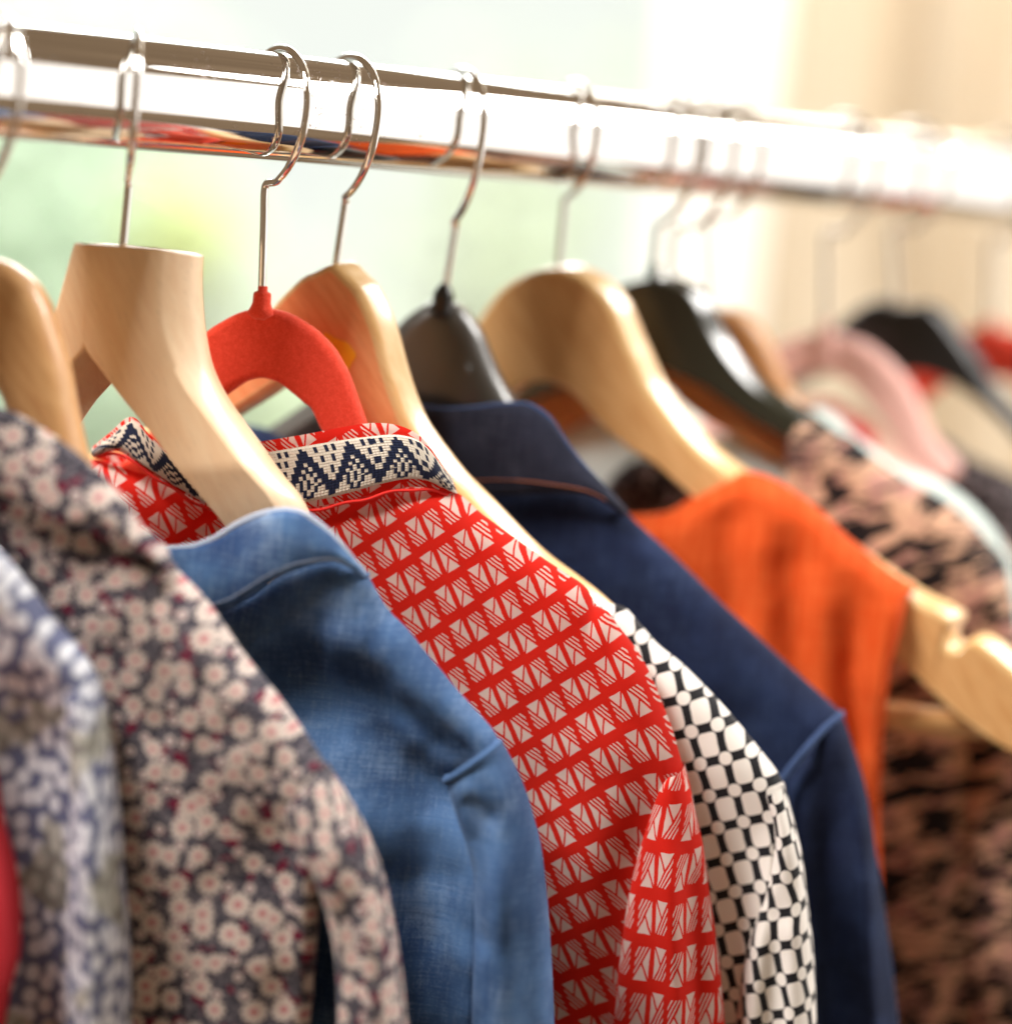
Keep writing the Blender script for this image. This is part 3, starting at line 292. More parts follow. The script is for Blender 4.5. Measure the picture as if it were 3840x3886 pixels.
# ------------------------------------------------------------------ object helpers
def link(name, me, mat, parent=None, smooth=True):
    o = bpy.data.objects.new(name, me); COL.objects.link(o)
    if mat: me.materials.append(mat)
    if smooth:
        for p in me.polygons: p.use_smooth = True
    if parent: o.parent = parent
    return o
def tag(o, label, cat=None, group=None, kind=None):
    if label: o['label'] = label
    if cat: o['category'] = cat
    if group: o['group'] = group
    if kind: o['kind'] = kind
    return o
def frame(k, name):
    """Empty at the hanger's place on the rail; local x across the hanger, y away from us, z up"""
    th = radians(T[k]['th']); a = RH * cos(th) - FH * sin(th)
    e = bpy.data.objects.new(name, None); COL.objects.link(e); e.empty_display_size = .05
    e.location = (T[k]['X'] / 1000, 0, RZ); e.rotation_euler = (0, 0, math.atan2(a.y, a.x)); return e
def grid(name, P, UV, mat, parent, closed=False):
    """P[i][j] in mm (a, z, n) -> mesh ; UV[i][j]"""
    ni, nj = len(P), len(P[0]); vs = [(p[0] / 1000, -p[2] / 1000, p[1] / 1000) for r in P for p in r]
    fs = []; uvs = []
    for i in range(ni - 1):
        for j in range(nj - (0 if closed else 1)):
            j2 = (j + 1) % nj
            fs.append((i * nj + j, i * nj + j2, (i + 1) * nj + j2, (i + 1) * nj + j))
            if UV:
                q = (UV[i][j], UV[i][j + 1], UV[i + 1][j + 1], UV[i + 1][j]); uvs.extend(q)
    me = bpy.data.meshes.new(name); me.from_pydata(vs, [], fs)
    if UV:
        l = me.uv_layers.new(name='UVMap'); flat = [c for q in uvs for c in q]; l.data.foreach_set('uv', flat)
    return link(name, me, mat, parent)
def catmull(pts, n, closed=False):
    """n points evenly spaced by arc length on a smooth curve through pts"""
    P = [Vector(p) for p in pts]; L = len(P)
    get = (lambda i: P[i % L]) if closed else (lambda i: P[0] * 2 - P[1] if i < 0 else (P[-1] * 2 - P[-2] if i >= L else P[i]))
    out = []
    for i in range(L if closed else L - 1):
        p0, p1, p2, p3 = get(i - 1), get(i), get(i + 1), get(i + 2)
        d1, d2, d3 = max((p1 - p0).length, 1e-4) ** .5, max((p2 - p1).length, 1e-4) ** .5, max((p3 - p2).length, 1e-4) ** .5
        m1 = ((p1 - p0) / d1 - (p2 - p0) / (d1 + d2) + (p2 - p1) / d2) * d2
        m2 = ((p2 - p1) / d2 - (p3 - p1) / (d2 + d3) + (p3 - p2) / d3) * d2
        for q in range(12):
            t = q / 12; t2, t3 = t * t, t * t * t
            out.append(p1 * (2 * t3 - 3 * t2 + 1) + m1 * (t3 - 2 * t2 + t) + p2 * (-2 * t3 + 3 * t2) + m2 * (t3 - t2))
    out.append(P[0].copy() if closed else P[-1].copy())
    cum = [0.]
    for a, b_ in zip(out, out[1:]): cum.append(cum[-1] + (b_ - a).length)
    res = []; k = 0; N = n if closed else n - 1
    for i in range(n):
        s = cum[-1] * i / N
        while k < len(cum) - 2 and cum[k + 1] < s: k += 1
        w = (s - cum[k]) / max(cum[k + 1] - cum[k], 1e-9); res.append(out[k].lerp(out[k + 1], min(max(w, 0), 1)))
    return res
def tube_mesh(pts, r, seg=14, cap=True):
    """swept tube through 3D points (metres); r number or list"""
    bm = bmesh.new(); n = len(pts); rr = r if isinstance(r, list) else [r] * n
    t0 = (pts[1] - pts[0]).normalized(); up = t0.orthogonal().normalized(); rings = []
    for i, p in enumerate(pts):
        t = ((pts[i + 1] if i < n - 1 else p) - (pts[i - 1] if i else p)).normalized()
        up = (up - t * up.dot(t)).normalized(); sd = t.cross(up)
        rings.append([bm.verts.new(p + (up * cos(2 * pi * q / seg) + sd * sin(2 * pi * q / seg)) * rr[i]) for q in range(seg)])
    for a, b_ in zip(rings, rings[1:]):
        for q in range(seg): bm.faces.new((a[q], a[(q + 1) % seg], b_[(q + 1) % seg], b_[q]))
    if cap: bm.faces.new(rings[0][::-1]); bm.faces.new(rings[-1])
    bmesh.ops.recalc_face_normals(bm, faces=bm.faces)
    me = bpy.data.meshes.new('tube'); bm.to_mesh(me); bm.free(); return me
def slab(name, outline, mat, parent, thick=12., bev=4., shear=(0, 0), n0=0., npts=260, smooth_pts=True, rim=None):
    """closed outline (a,z mm) -> rounded board; shear moves the far face sideways"""
    pts = catmull(outline, npts, True) if smooth_pts else [Vector(p) for p in outline]
    n = len(pts); area_ = sum(pts[i].x * pts[(i + 1) % n].y - pts[(i + 1) % n].x * pts[i].y for i in range(n))
    if area_ < 0: pts.reverse()
    nor = []
    for i in range(n):
        t = (pts[(i + 1) % n] - pts[i - 1]); nor.append(Vector((t.y, -t.x)).normalized() if t.length > 1e-6 else Vector((0, 0)))
    prof = []
    for q in range(6):
        a = pi / 2 * q / 5; prof.append((bev * (1 - sin(a)), thick / 2 - bev * (1 - cos(a))))
    prof = prof + [(i_, -h) for i_, h in prof[::-1]]
    bm = bmesh.new(); rings = []
    for ins, h in prof:
        w = (thick / 2 - h) / thick
        rings.append([bm.verts.new(((p.x - nv.x * ins + shear[0] * w) / 1000, -(h + n0) / 1000, (p.y - nv.y * ins + shear[1] * w) / 1000)) for p, nv in zip(pts, nor)])
    for a, b_ in zip(rings, rings[1:]):
        for q in range(n):
            f = bm.faces.new((a[q], a[(q + 1) % n], b_[(q + 1) % n], b_[q])); f.smooth = True; f.material_index = 1 if rim else 0
    for rg in (rings[0], rings[-1][::-1]):
        f = bm.faces.new(rg); bmesh.ops.triangulate(bm, faces=[f])
    bmesh.ops.recalc_face_normals(bm, faces=bm.faces)
    me = bpy.data.meshes.new(name); bm.to_mesh(me); bm.free(); o = link(name, me, mat, parent, smooth=False)
    if rim: me.materials.append(rim)
    return o
# ------------------------------------------------------------------ the setting seen through the blur
def emit(name, col, st):
    mt = bpy.data.materials.new(name); mt.use_nodes = True; nt = mt.node_tree; nt.nodes.clear()
    e = nt.nodes.new('ShaderNodeEmission'); e.inputs[0].default_value = tuple(col) + (1,); e.inputs[1].default_value = st
    o = nt.nodes.new('ShaderNodeOutputMaterial'); nt.links.new(e.outputs[0], o.inputs[0]); return mt
cen = CP + FH * 12
vs = []; fs = []
for i in range(13):
    an = radians(-38 + 76 * i / 12)
    for h in (-3.5, 7.5): vs.append(CP + (FH * cos(an) + RH * sin(an)) * 12 + UP * h)
for i in range(12): fs.append((2 * i, 2 * i + 2, 2 * i + 3, 2 * i + 1))
me = bpy.data.meshes.new('sky'); me.from_pydata(vs, [], fs)
sky = tag(link('sky', me, emit('bright_pale_sky', (.955, 1, .93), .755)), 'overexposed pale daylight outside the window', kind='structure')
def shrub(name, c, rad, n, leaf, mat, label, stem_to):
    e = bpy.data.objects.new(name, None); COL.objects.link(e); e.location = (c.x, c.y, c.z - rad[2])
    bm = bmesh.new(); rnd = random.Random(name + label)
    clumps = [Vector((rnd.gauss(0, .42), rnd.gauss(0, .42), rnd.gauss(0, .42))) for _ in range(22)]
    for _ in range(n):
        q = rnd.choice(clumps) + Vector((rnd.gauss(0, .2), rnd.gauss(0, .2), rnd.gauss(0, .2)))
        p = Vector((q.x * rad[0], q.y * rad[1], q.z * rad[2] + rad[2])); s = leaf * rnd.uniform(.6, 1.3)
        d = Vector((rnd.gauss(0, 1), rnd.gauss(0, 1), rnd.gauss(0, 1))).normalized(); w = d.orthogonal().normalized() * s * .38
        bm.faces.new([bm.verts.new(v) for v in (p, p + d * s * .5 + w, p + d * s, p + d * s * .5 - w)])
    me = bpy.data.meshes.new('foliage'); bm.to_mesh(me); bm.free(); link('foliage', me, mat, e, False)
    st = tube_mesh([Vector((0, 0, -stem_to)), Vector((.03, 0, 0)), Vector((-.02, 0, rad[2])), Vector((0, 0, rad[2] * 1.5))], [.05, .045, .03, .012], 8)
    link('stem', st, plain('bark', (.12, .09, .06)), e); return tag(e, label, 'shrub', 'shrubs outside the window')
def leafmat(name, col): return plain(name, col, rough=.5, trans=.5)
LG1, LG2, LG3 = leafmat('leaf_blue_green', (.66, .76, .64)), leafmat('leaf_yellow_green', (.66, .72, .36)), leafmat('leaf_fresh_green', (.74, .81, .66))
shrub('shrub', Vector((3.611, 5.414, 0.916)), (.62, .5, 1.15), 3000, .12, LG1, 'blurred blue-green shrub at the far left, behind the pale wooden hanger', 1.)
shrub('shrub', Vector((3.127, 4.110, 1.279)), (.11, .1, .11), 300, .06, LG2, 'small blurred yellow-green bush between the pale and the red hanger', 1.2)
shrub('shrub', Vector((4.188, 5.218, 0.664)), (.5, .4, .45), 900, .10, LG3, 'low blurred green shrub seen below the red velvet hanger', .8)
shrub('shrub', Vector((5.149, 5.230, 1.304)), (.7, .4, .8), 900, .09, LG3, 'faint pale green shrub behind the middle of the rail', 1.)
# beige curtain, and the translucent panel put in for the window post
b_ = B('beige_curtain_linen'); x_, y_, z_ = b_.obj()
cc = b_.mix(b_.noise(b_.vec(x_ * 5, y_ * 5, z_ * .4), 3., 2).step(.35, .65), (.60, .49, .36), (.68, .60, .49))
M_CUR = b_.done(cc, rough=.9, spec=.1, trans=.45)
M_PANEL = plain('white_translucent_panel', (.93, .93, .90), rough=.9, spec=.1, trans=.6)
def curtain(name, mat, c0, width, n, fa, label):
    rows = []
    for j in range(25):
        z = -1.25 + 2.5 * j / 24; r = []
        for i in range(n + 1):
            s = i / n * width
            w = fa * (.030 * sin(s * 34 + .5 * sin(s * 9)) + .018 * sin(s * 61 + 1.3 + z * .3) + .008 * sin(s * 120))
            r.append(c0 + RH * (s + .012 * sin(s * 70)) + FH * w * (1 + .1 * sin(z * 2)) + UP * z)
        rows.append(r)
    vs = [p for r in rows for p in r]; w = n + 1; fs = [(j * w + i, j * w + i + 1, (j + 1) * w + i + 1, (j + 1) * w + i) for j in range(24) for i in range(n)]
    me = bpy.data.meshes.new(name); me.from_pydata(vs, [], fs); tag(link(name, me, mat), label, 'curtain')
curtain('curtain', M_CUR, Vector((1.397, 0.904, 1.185)), 1.5, 240, 1.7, 'blurred beige curtain hanging in soft folds behind the far rail')
curtain('window_post_panel', M_PANEL, Vector((1.430, 1.079, 1.159)), .16, 50, .4, 'blurred white window post between the garden view and the beige curtain, as an added translucent panel')  # stands in for the overexposed post, lit through to come out white
# ------------------------------------------------------------------ rail
RR = .0225
me = tube_mesh([Vector((x, 0, RZ)) for x in (-.55, -.2, .2, .6, .95)], RR, 96)
rail = tag(link('clothes_rail', me, M_RAIL), 'thick chrome clothes rail carrying all the hangers', 'clothes rail')
# ------------------------------------------------------------------ hangers
WR = .0017
def hook(k, parent, delta, wr=WR, mat=M_HOOK, arc_end=172, rh=.033):
    """wire: up from the hanger, a kink to our side, round over the rail; delta = swivel of the hook from the picture plane"""
    th = radians(T[k]['th']); d = radians(delta) - th
    dv = Vector((cos(d), -sin(d), 0))                         # local direction in which the hook bulges
    bx, bz = T[k]['base']; kx, kz = T[k]['kink']
    zt = RR + wr + .0003; z0 = .001; kz = kz / 1000
    base = Vector((bx / 1000, 0, (bz - 9) / 1000)); kp = Vector((kx / 1000, 0, kz))
    ctl = []
    for i in range(15):                                       # far end, over the top, down our side
        a = radians(172 - 172 * i / 14); ctl.append(dv * rh * cos(a) + UP * (z0 + (zt - z0) * sin(a)))
    for i in range(1, 8):
        a = radians(74 * i / 7); ctl.append(dv * rh * cos(a) ** 1.4 + UP * (z0 + (kz - z0) * sin(a)))
    last = ctl[-1]
    ctl += [last.lerp(kp, .5), last.lerp(kp, .86), kp + (base - kp).normalized() * .0022, kp.lerp(base, .3), kp.lerp(base, .65), base]
    pts = catmull(ctl, 130)
    return link('hook', tube_mesh(pts, wr, 14), mat, parent)
SH = (5.5, 1.6)
def hanger(k, label, mat, delta, thick=12., bev=3.5, shear=SH, name='clothes_hanger', cat='hanger', group=None, npts=300, n0=0, wr=WR, rim=None):
    e = frame(k, name); tag(e, label, cat, group)
    slab('body', T[k]['outline'], mat, e, thick, bev, shear, npts=npts, n0=n0, rim=rim)
    hook(k, e, delta, wr); return e
def lathe(name, prof, mat, parent, at_=(0, 0)):
    me = tube_mesh([Vector((at_[0] / 1000, 0, (at_[1] + h) / 1000)) for r, h in prof], [max(r, .05) / 1000 for r, h in prof], 20)
    return link(name, me, mat, parent)
hC = hanger('C', 'rounded glossy light wood hanger cut off by the left edge, holding the daisy blouse', M_W3, 60, thick=22, bev=9, shear=(2, 0), n0=-9)
# the wide pale hanger is lofted
hD = frame('D', 'clothes_hanger'); tag(hD, 'broad pale maple suit hanger with flat-topped neck, holding the light blue denim shirt', 'hanger')
def loft_arm(rails, mat, parent, name):
    """rails: list of (polyline, n) ; closed section through them"""
    N = 70; rs = [(catmull(p, N), n) for p, n, *_ in rails]; offs = [r[2] if len(r) > 2 else (0, 0) for r in rails]
    P = []
    for i in range(N):
        P.append([(q[i].x + o[0], q[i].y + o[1], (n(i / (N - 1)) if callable(n) else n)) for (q, n), o in zip(rs, offs)])
    m = len(rs); bm = bmesh.new()
    V = [[bm.verts.new((p[0] / 1000, -p[2] / 1000, p[1] / 1000)) for p in r] for r in P]
    for i in range(N - 1):
        for j in range(m): bm.faces.new((V[i][j], V[i][(j + 1) % m], V[i + 1][(j + 1) % m], V[i + 1][j]))
    bm.faces.new(V[0]); bm.faces.new(V[-1][::-1])
    bmesh.ops.recalc_face_normals(bm, faces=bm.faces)
    me = bpy.data.meshes.new(name); bm.to_mesh(me); bm.free(); o = link(name, me, mat, parent)
    bv = o.modifiers.new('bevel', 'BEVEL'); bv.width = .0016; bv.segments = 3; bv.limit_method = 'ANGLE'; bv.angle_limit = radians(38)
    for p in me.polygons: p.use_smooth = True
    o.modifiers.new('wn', 'WEIGHTED_NORMAL'); return o
r = T['D']['rails']
def lerp_line(A, B_, w): return [tuple(Vector(a).lerp(Vector(b_), w)) for a, b_ in zip(catmull(A, 30), catmull(B_, 30))]
bk = lambda n: (lambda w: n - 13 * min(1., max(0., (w - .42) / .22)))
loft_arm([(r['L'], bk(7)), (lerp_line(r['L'], r['G'], .5), bk(8)), (r['G'], bk(7.5)), (lerp_line(r['G'], r['R'], .22), bk(5.8)), (lerp_line(r['G'], r['R'], .5), bk(2.2)), (lerp_line(r['G'], r['R'], .8), bk(-2)), (r['R'], bk(-6.5)), (r['R'], -14), (lerp_line(r['G'], r['R'], .6), -20), (r['L'], -20)], M_W1, hD, 'right_arm')
r = T['D']['railsL']
loft_arm([(r['O'], 5), (r['I'], 6.7), (r['I'], -16, (11, -9)), (r['O'], -15, (6, -2))], M_W1, hD, 'left_arm')
for o in hD.children: o.name = 'arm'
hook('D', hD, 79)
hE = hanger('E', 'red flocked velvet hanger with a narrow arched body, holding the red print shirt', M_RVEL, 62, thick=8, bev=3.6, shear=(2.2, .8), n0=-2)
bE = T['E']['base']
lathe('neck', [(1.7, .2), (2.1, 0), (2.1, -2), (3.5, -2.6), (3.8, -3.2), (3.9, -7), (4.6, -9), (6, -11.5), (3, -14)], M_RVEL, hE, bE)
hF = hanger('F', 'orange wooden hanger with rounded edge and an orange sticker, behind the red hanger', M_W2, 62, thick=13, bev=3, shear=(8, 2.5), rim=M_RIM)
slab('sticker', T['F']['sticker'], plain('orange_paper', (.95, .50, .015), rough=.5), hF, .5, .15, n0=6.8, npts=80)
hG = hanger('G', 'dark grey moulded hanger with a black ball at its neck, holding the navy jacket', M_GREY, 68, thick=20, bev=9.5, shear=(3, .5), n0=-8)
lathe('neck_ball', [(1.8, 2), (3.2, 0), (4.6, -2.5), (5, -5), (4.6, -8), (4, -10), (4.4, -13)], M_BLK, hG, T['G']['base'])
hH = hanger('H', 'light oak hanger with shoulder notch and trouser bar, holding the orange top', M_W5, 69, thick=14, bev=2.6, shear=(8.5, 3), npts=420, rim=M_RIM)
bh = T['H']['bar']; a_, b2 = Vector(bh[0]), Vector(bh[1]); L_ = (a_ - b2) * 1.05
ang_b = a_ + (a_ - b2) * 4.2
link('trouser_bar', tube_mesh([Vector((p.x, 0, p.y)) / 1000 + Vector((0, .004, 0)) for p in (ang_b, a_, b2)], .0062, 20), M_W5, hH)
hI2 = hanger('I2', 'plain brown-orange wooden hanger half hidden behind the light oak hanger', M_W4, 60, thick=11, shear=(4, 1))
hI = hanger('I', 'glossy dark olive-black plastic hanger with a small pointed neck, beside the light oak hanger', M_GRN, 64, thick=13, bev=2.2, shear=(8, 3))
lathe('neck', [(1.8, 2), (2.6, 0), (2.9, -4), (4.5, -10), (7, -15)], M_GRN, hI, T['I']['base'])
hJ = hanger('J', 'rounded brown wooden hanger behind the dark olive-black hanger', M_W4, 62, thick=20, bev=8, shear=(4, 1))
hK = hanger('K', 'blurred pale pink velvet hanger far along the rail', M_PVEL, 63, thick=9, bev=3.5, shear=(5, 3))
lathe('neck', [(2.5, 0), (3, -3), (4.5, -8), (8, -16), (10, -22)], M_PVEL, hK, T['K']['base'])
hL = hanger('L', 'blurred shiny black hanger at the far right', M_BLK, 60, thick=13, bev=3, shear=(6, 3))
hM = hanger('M', 'blurred bright red velvet hanger cut off by the right edge', M_RVEL, 50, thick=9, bev=3.5, shear=(5, 3))
lathe('neck', [(2.5, 0), (3, -3), (4.5, -8), (8, -16), (10, -22)], M_RVEL, hM, T['M']['base'])
# ------------------------------------------------------------------ garments
def fold_sum(folds, a, z):
    s = 0.
    for (p, q, w, amp) in folds:
        dx, dz = q[0] - p[0], q[1] - p[1]; L2 = dx * dx + dz * dz
        t = ((a - p[0]) * dx + (z - p[1]) * dz) / L2
        tc = min(max(t, 0.), 1.)
        ex = a - p[0] - dx * tc; ez = z - p[1] - dz * tc
        d2 = (ex * ex + ez * ez) / (w * w)
        if d2 < 9: s += amp * exp(-d2) * (min(1., .25 + max(0., tc) * 3))
    return s
def wob(a, z, sc_, seed, amp): return amp * noise.noise((a / sc_ + seed, z / sc_ * .8, seed * 3.7)) + amp * .5 * noise.noise((a / sc_ * 2.3 + seed, z / sc_ * 1.8, seed * 1.7))
def body(k, mat, parent, Tf=14., Tb=14., rf=14., bulge=8., zb=-660., nc=150, nr=100, folds=(), seed=1., amp=1.2, uvf=None, side=10., ridge=None, left=None, arm=None, nshift=0., name='body'):
    g = T[k]['g']; rg = ridge or g['ridge']; lf = left or g.get('left2') or g['left']
    line = catmull([tuple(p) for p in lf[::-1]] + [tuple(p) for p in rg], nc)
    P, UV = [], []
    n = len(line)
    for j in range(n):
        p = line[j]; t = line[min(j + 1, n - 1)] - line[max(j - 1, 0)]; cs = max(.32, abs(t.x) / max(t.length, 1e-6))
        sd = min(j, n - 1 - j); sdist = (line[min(j, n - 1 - j)] - line[0]).length if j < n / 2 else (line[j] - line[-1]).length
        ws = sqrt(max(0., 1 - (1 - min(1., (sdist + .6) / side)) ** 2)) if side else 1.
        col, uv = [], []
        for sgn, Tm in ((-1, Tb), (1, Tf)):
            rng = range(nr - 1, 0, -1) if sgn < 0 else range(nr)
            for i in rng:
                dz = ((i / (nr - 1)) ** 1.75) * (p.y - zb); d = dz * cs
                h = sqrt(max(0., 1 - (1 - min(1., d / rf)) ** 2))
                z = p.y - dz; a = p.x
                if arm and a > 0 and z < arm[0][1]:                # a sleeveless armhole pulls the edge inwards
                    lim = arm[-1][0]
                    for q0, q1 in zip(arm, arm[1:]):
                        if q1[1] <= z <= q0[1]: lim = q0[0] + (q1[0] - q0[0]) * (q0[1] - z) / max(q0[1] - q1[1], 1e-6); break
                    a = a * min(1., lim / line[-1].x)
                elif arm and a < 0: 
                    pass
                nn = sgn * (Tm * h * ws + bulge * (1 - exp(-dz / 90.)) * ws)
                if sgn > 0:
                    mk = min(1., d / 12.); nn += mk * (fold_sum(folds, a, z) + wob(a, z, 34., seed, amp) + wob(a, z, 11., seed + 5, amp * .25))
                col.append((a, z, nn + nshift)); uv.append((a, z, sgn, dz))
        # v along the cloth
        mid = nr - 1; vv = [0.] * len(col); 
        for q in range(mid + 1, len(col)): vv[q] = vv[q - 1] - (Vector(col[q]) - Vector(col[q - 1])).length
        for q in range(mid - 1, -1, -1): vv[q] = vv[q + 1] + (Vector(col[q]) - Vector(col[q + 1])).length
        out = []
        for q in range(len(col)):
            v = p.y + vv[q] * (1. if q < mid else 1.)
            # keep the print flat away from the ridge: planar z plus the ridge's extra arc length
            ex = min(6., rf * .3)
            v = (col[q][1] - ex) if q > mid + 8 else v
            out.append((col[q][0], col[q][1] if q >= mid else 2 * p.y - col[q][1]))
        P.append(col); UV.append([uvf(*q) if uvf else q for q in out])
    return grid(name, P, UV, mat, parent)
def sleeve(k, mat, parent, side='R', Ta=10., Tz=18., folds=(), seed=2., amp=1.2, uvf=None, ns=90, nm=56, nshift=0., ex=.8):
    g = T[k]['g']; O = catmull(g['O' if side == 'R' else 'OL'], ns); I = catmull(g['I' if side == 'R' else 'IL'], ns)
    P, UV = [], []
    for i in range(ns):
        w = i / (ns - 1); Tm = Ta + (Tz - Ta) * min(1., w * 3.0) ** .7; r, uv = [], []
        o, q = O[i], I[i]; md = (o + q) / 2; hf = (o - q) / 2; s = 0.; last = None
        for j in range(nm + 1):
            ps = pi - 2 * pi * j / nm
            p = md + hf * cos(ps); sn = sin(ps); nn = Tm * math.copysign(abs(sn) ** ex, sn)
            if sn > 0:
                mk = min(1., sn * 2.2) * min(1., w * 6 + .1); nn += mk * (fold_sum(folds, p.x, p.y) + wob(p.x, p.y, 26., seed, amp))
            c3 = Vector((p.x, p.y, nn)); s += (c3 - last).length if last else 0.; last = c3
            r.append((p.x, p.y, nn + nshift)); uv.append((q.x + s, p.y))
        P.append(r); UV.append([uvf(*c) if uvf else c for c in uv])
    return grid('sleeve', P, UV, mat, parent)
def collar(name, k, key, mat, parent, Nf=15., Nb=14., drop=22., flare=0., thick=1.6, nc=110, nr=9, band=False, proud=0., curve=1.2, pw=3., seed=3., amp=.4, uvf=None, back=True):
    tp = catmull(T[k][key]['top'], nc); bt = catmull(T[k][key]['bot'], nc)
    P = []; UV = []
    for i in range(nr):
        w = i / (nr - 1); r = []; uv = []; s = 0.; last = None
        for j in range(nc):
            x = 2 * j / (nc - 1) - 1; q = tp[j].lerp(bt[j], w)
            n_ = Nf * (1 - abs(x) ** pw) ** .5 + proud + flare * w + curve * sin(pi * w) + wob(q.x, q.y, 22., seed, amp)
            r.append((q.x, q.y, n_)); c3 = Vector((q.x, q.y * 0 + n_, 0)) if band else q; s += (Vector((q.x, q.y, n_)) - last).length if last else 0.; last = Vector((q.x, q.y, n_))
            uv.append((s, 1 - w) if band else (q.x, q.y))
        if back:
            for j in range(nc - 2, 0, -4):
                x = 2 * j / (nc - 1) - 1; q = tp[j].lerp(bt[j], w); e_ = (1 - abs(x) ** pw) ** .5
                r.append((q.x, q.y - drop * (1 - x * x), -Nb * e_)); uv.append((q.x, q.y))
            uv.append(uv[0] if not band else uv[-1])
        P.append(r); UV.append([uvf(*c) if (uvf and not band) else c for c in uv])
    o = grid(name, P, UV, mat, parent, closed=back)
    sm = o.modifiers.new('thick', 'SOLIDIFY'); sm.thickness = thick / 1000; sm.offset = 0
    return o
def cord_line(name, pts, n_fun, r_, mat, parent, n=60):
    q = catmull(pts, n); return link(name, tube_mesh([Vector((p.x, -n_fun(i / (n - 1)), p.y)) / 1000 for i, p in enumerate(q)], r_ / 1000, 8), mat, parent)
FO = lambda k, key='folds': T[k].get(key, ())
# A, B : leftmost, out of focus
gA = frame('A', 'red_jumper'); tag(gA, 'blurred red jumper sleeve at the bottom left corner', 'jumper')
sleeve('A', M_REDA, gA, Ta=16, Tz=26, seed=1.); body('A', M_REDA, gA, seed=2., nc=60, nr=50)
gB = frame('B', 'blue_dotted_blouse'); tag(gB, 'blurred pale blue and white dotted blouse at the left edge', 'blouse')
body('B', M_BDOT, gB, Tf=12, bulge=-8, folds=FO('B'), seed=3., nc=90, nr=70); sleeve('B', M_BDOT, gB, Ta=10, Tz=20, folds=FO('B', 'sfolds'), seed=4.)
gC = frame('C', 'daisy_blouse'); tag(gC, 'dark blouse with a pale daisy print and fold-down collar, beside the denim shirt', 'blouse')
body('C', M_DAISY, gC, Tf=15, folds=FO('C'), seed=5., amp=2.6, bulge=-7)
sleeve('C', M_DAISY, gC, Ta=14, Tz=22, folds=FO('C', 'sfolds'), seed=6., amp=2.); sleeve('C', M_DAISY, gC, 'L', Ta=14, Tz=22, seed=6.)
collar('collar', 'C', 'collar', M_DAISY, gC, Nf=17, Nb=14, flare=7, curve=3, thick=2.2, drop=30)
gD = frame('D', 'denim_shirt'); tag(gD, 'light blue faded denim shirt on the broad pale hanger', 'shirt')
body('D', M_DEN, gD, Tf=14, rf=16, folds=FO('D'), seed=7., amp=3.2, bulge=-6, nc=190, nr=120)
sleeve('D', M_DEN, gD, Ta=17, Tz=23, folds=FO('D', 'sfolds'), seed=8., amp=1.8, ns=130, nm=90); sleeve('D', M_DEN, gD, 'L', Ta=17, Tz=23, seed=8.)
collar('collar', 'D', 'collar', M_DENC, gD, Nf=18, Nb=14, flare=2, curve=2.5, thick=2.6, drop=25, amp=1.2)
def stitches(k, pts, nfun, mat, parent, n=70, L=.0016, name='stitching'):
    q = catmull(pts, n); bm = bmesh.new()
    for i in range(n - 1):
        p = q[i].lerp(q[i + 1], .5); d = q[i + 1] - q[i]; w = (i + .5) / (n - 1)
        mt = Matrix.Translation((p.x / 1000, -nfun(w) / 1000, p.y / 1000)) @ Matrix.Rotation(-math.atan2(d.y, d.x), 4, 'Y') @ Matrix.Diagonal((d.length / 1000 * .68, .0007, .0007, 1))
        bmesh.ops.create_cube(bm, size=1., matrix=mt)
    me = bpy.data.meshes.new(name); bm.to_mesh(me); bm.free(); o = link(name, me, mat, parent, False); o['kind'] = 'stuff'
def armhole(k, Ta, r_, mat, thread, parent):
    O, I = Vector(T[k]['g']['O'][0]), Vector(T[k]['g']['I'][0]); ln = [tuple(O.lerp(I, t)) for t in (0., .25, .5, .75, 1.)]
    nf = lambda w: Ta * max(0., 1 - (1 - 2 * w) ** 2) ** .4 + .5
    cord_line('armhole_seam', ln, nf, r_, mat, parent)
def collar_edge(k, Nf, pw, r_, mat, parent, name='worn_edge'):
    q = catmull(T[k]['collar']['top'], 110)
    pts = [Vector((p.x, -(Nf * (1 - abs(2 * i / 109 - 1) ** pw) ** .5 + .3), p.y + .2)) / 1000 for i, p in enumerate(q)][1:-1]
    link(name, tube_mesh(pts, r_ / 1000, 8), mat, parent)
M_FRAY = mat_denim('frayed_denim_edge', (.30, .36, .48), (.5, .56, .66), (.8, .82, .86), .6)
collar_edge('D', 18, 3., 1.5, M_FRAY, gD)
M_PALE = plain('pale_thread', (.20, .24, .32), rough=.8)
armhole('D', 17, 1.6, M_DENC, M_PALE, gD)
tpD, btD = catmull(T['D']['collar']['top'], 110), catmull(T['D']['collar']['bot'], 110)
stitches('D', [tuple(a.lerp(b__, .86)) for a, b__ in list(zip(tpD, btD))[8:104]], lambda w: 18 * (1 - abs(2 * (8 + w * 95) / 109 - 1) ** 3) ** .5 + 2 * .86 + 2.5 * sin(pi * .86) + 1.7, M_PALE, gD, 90)
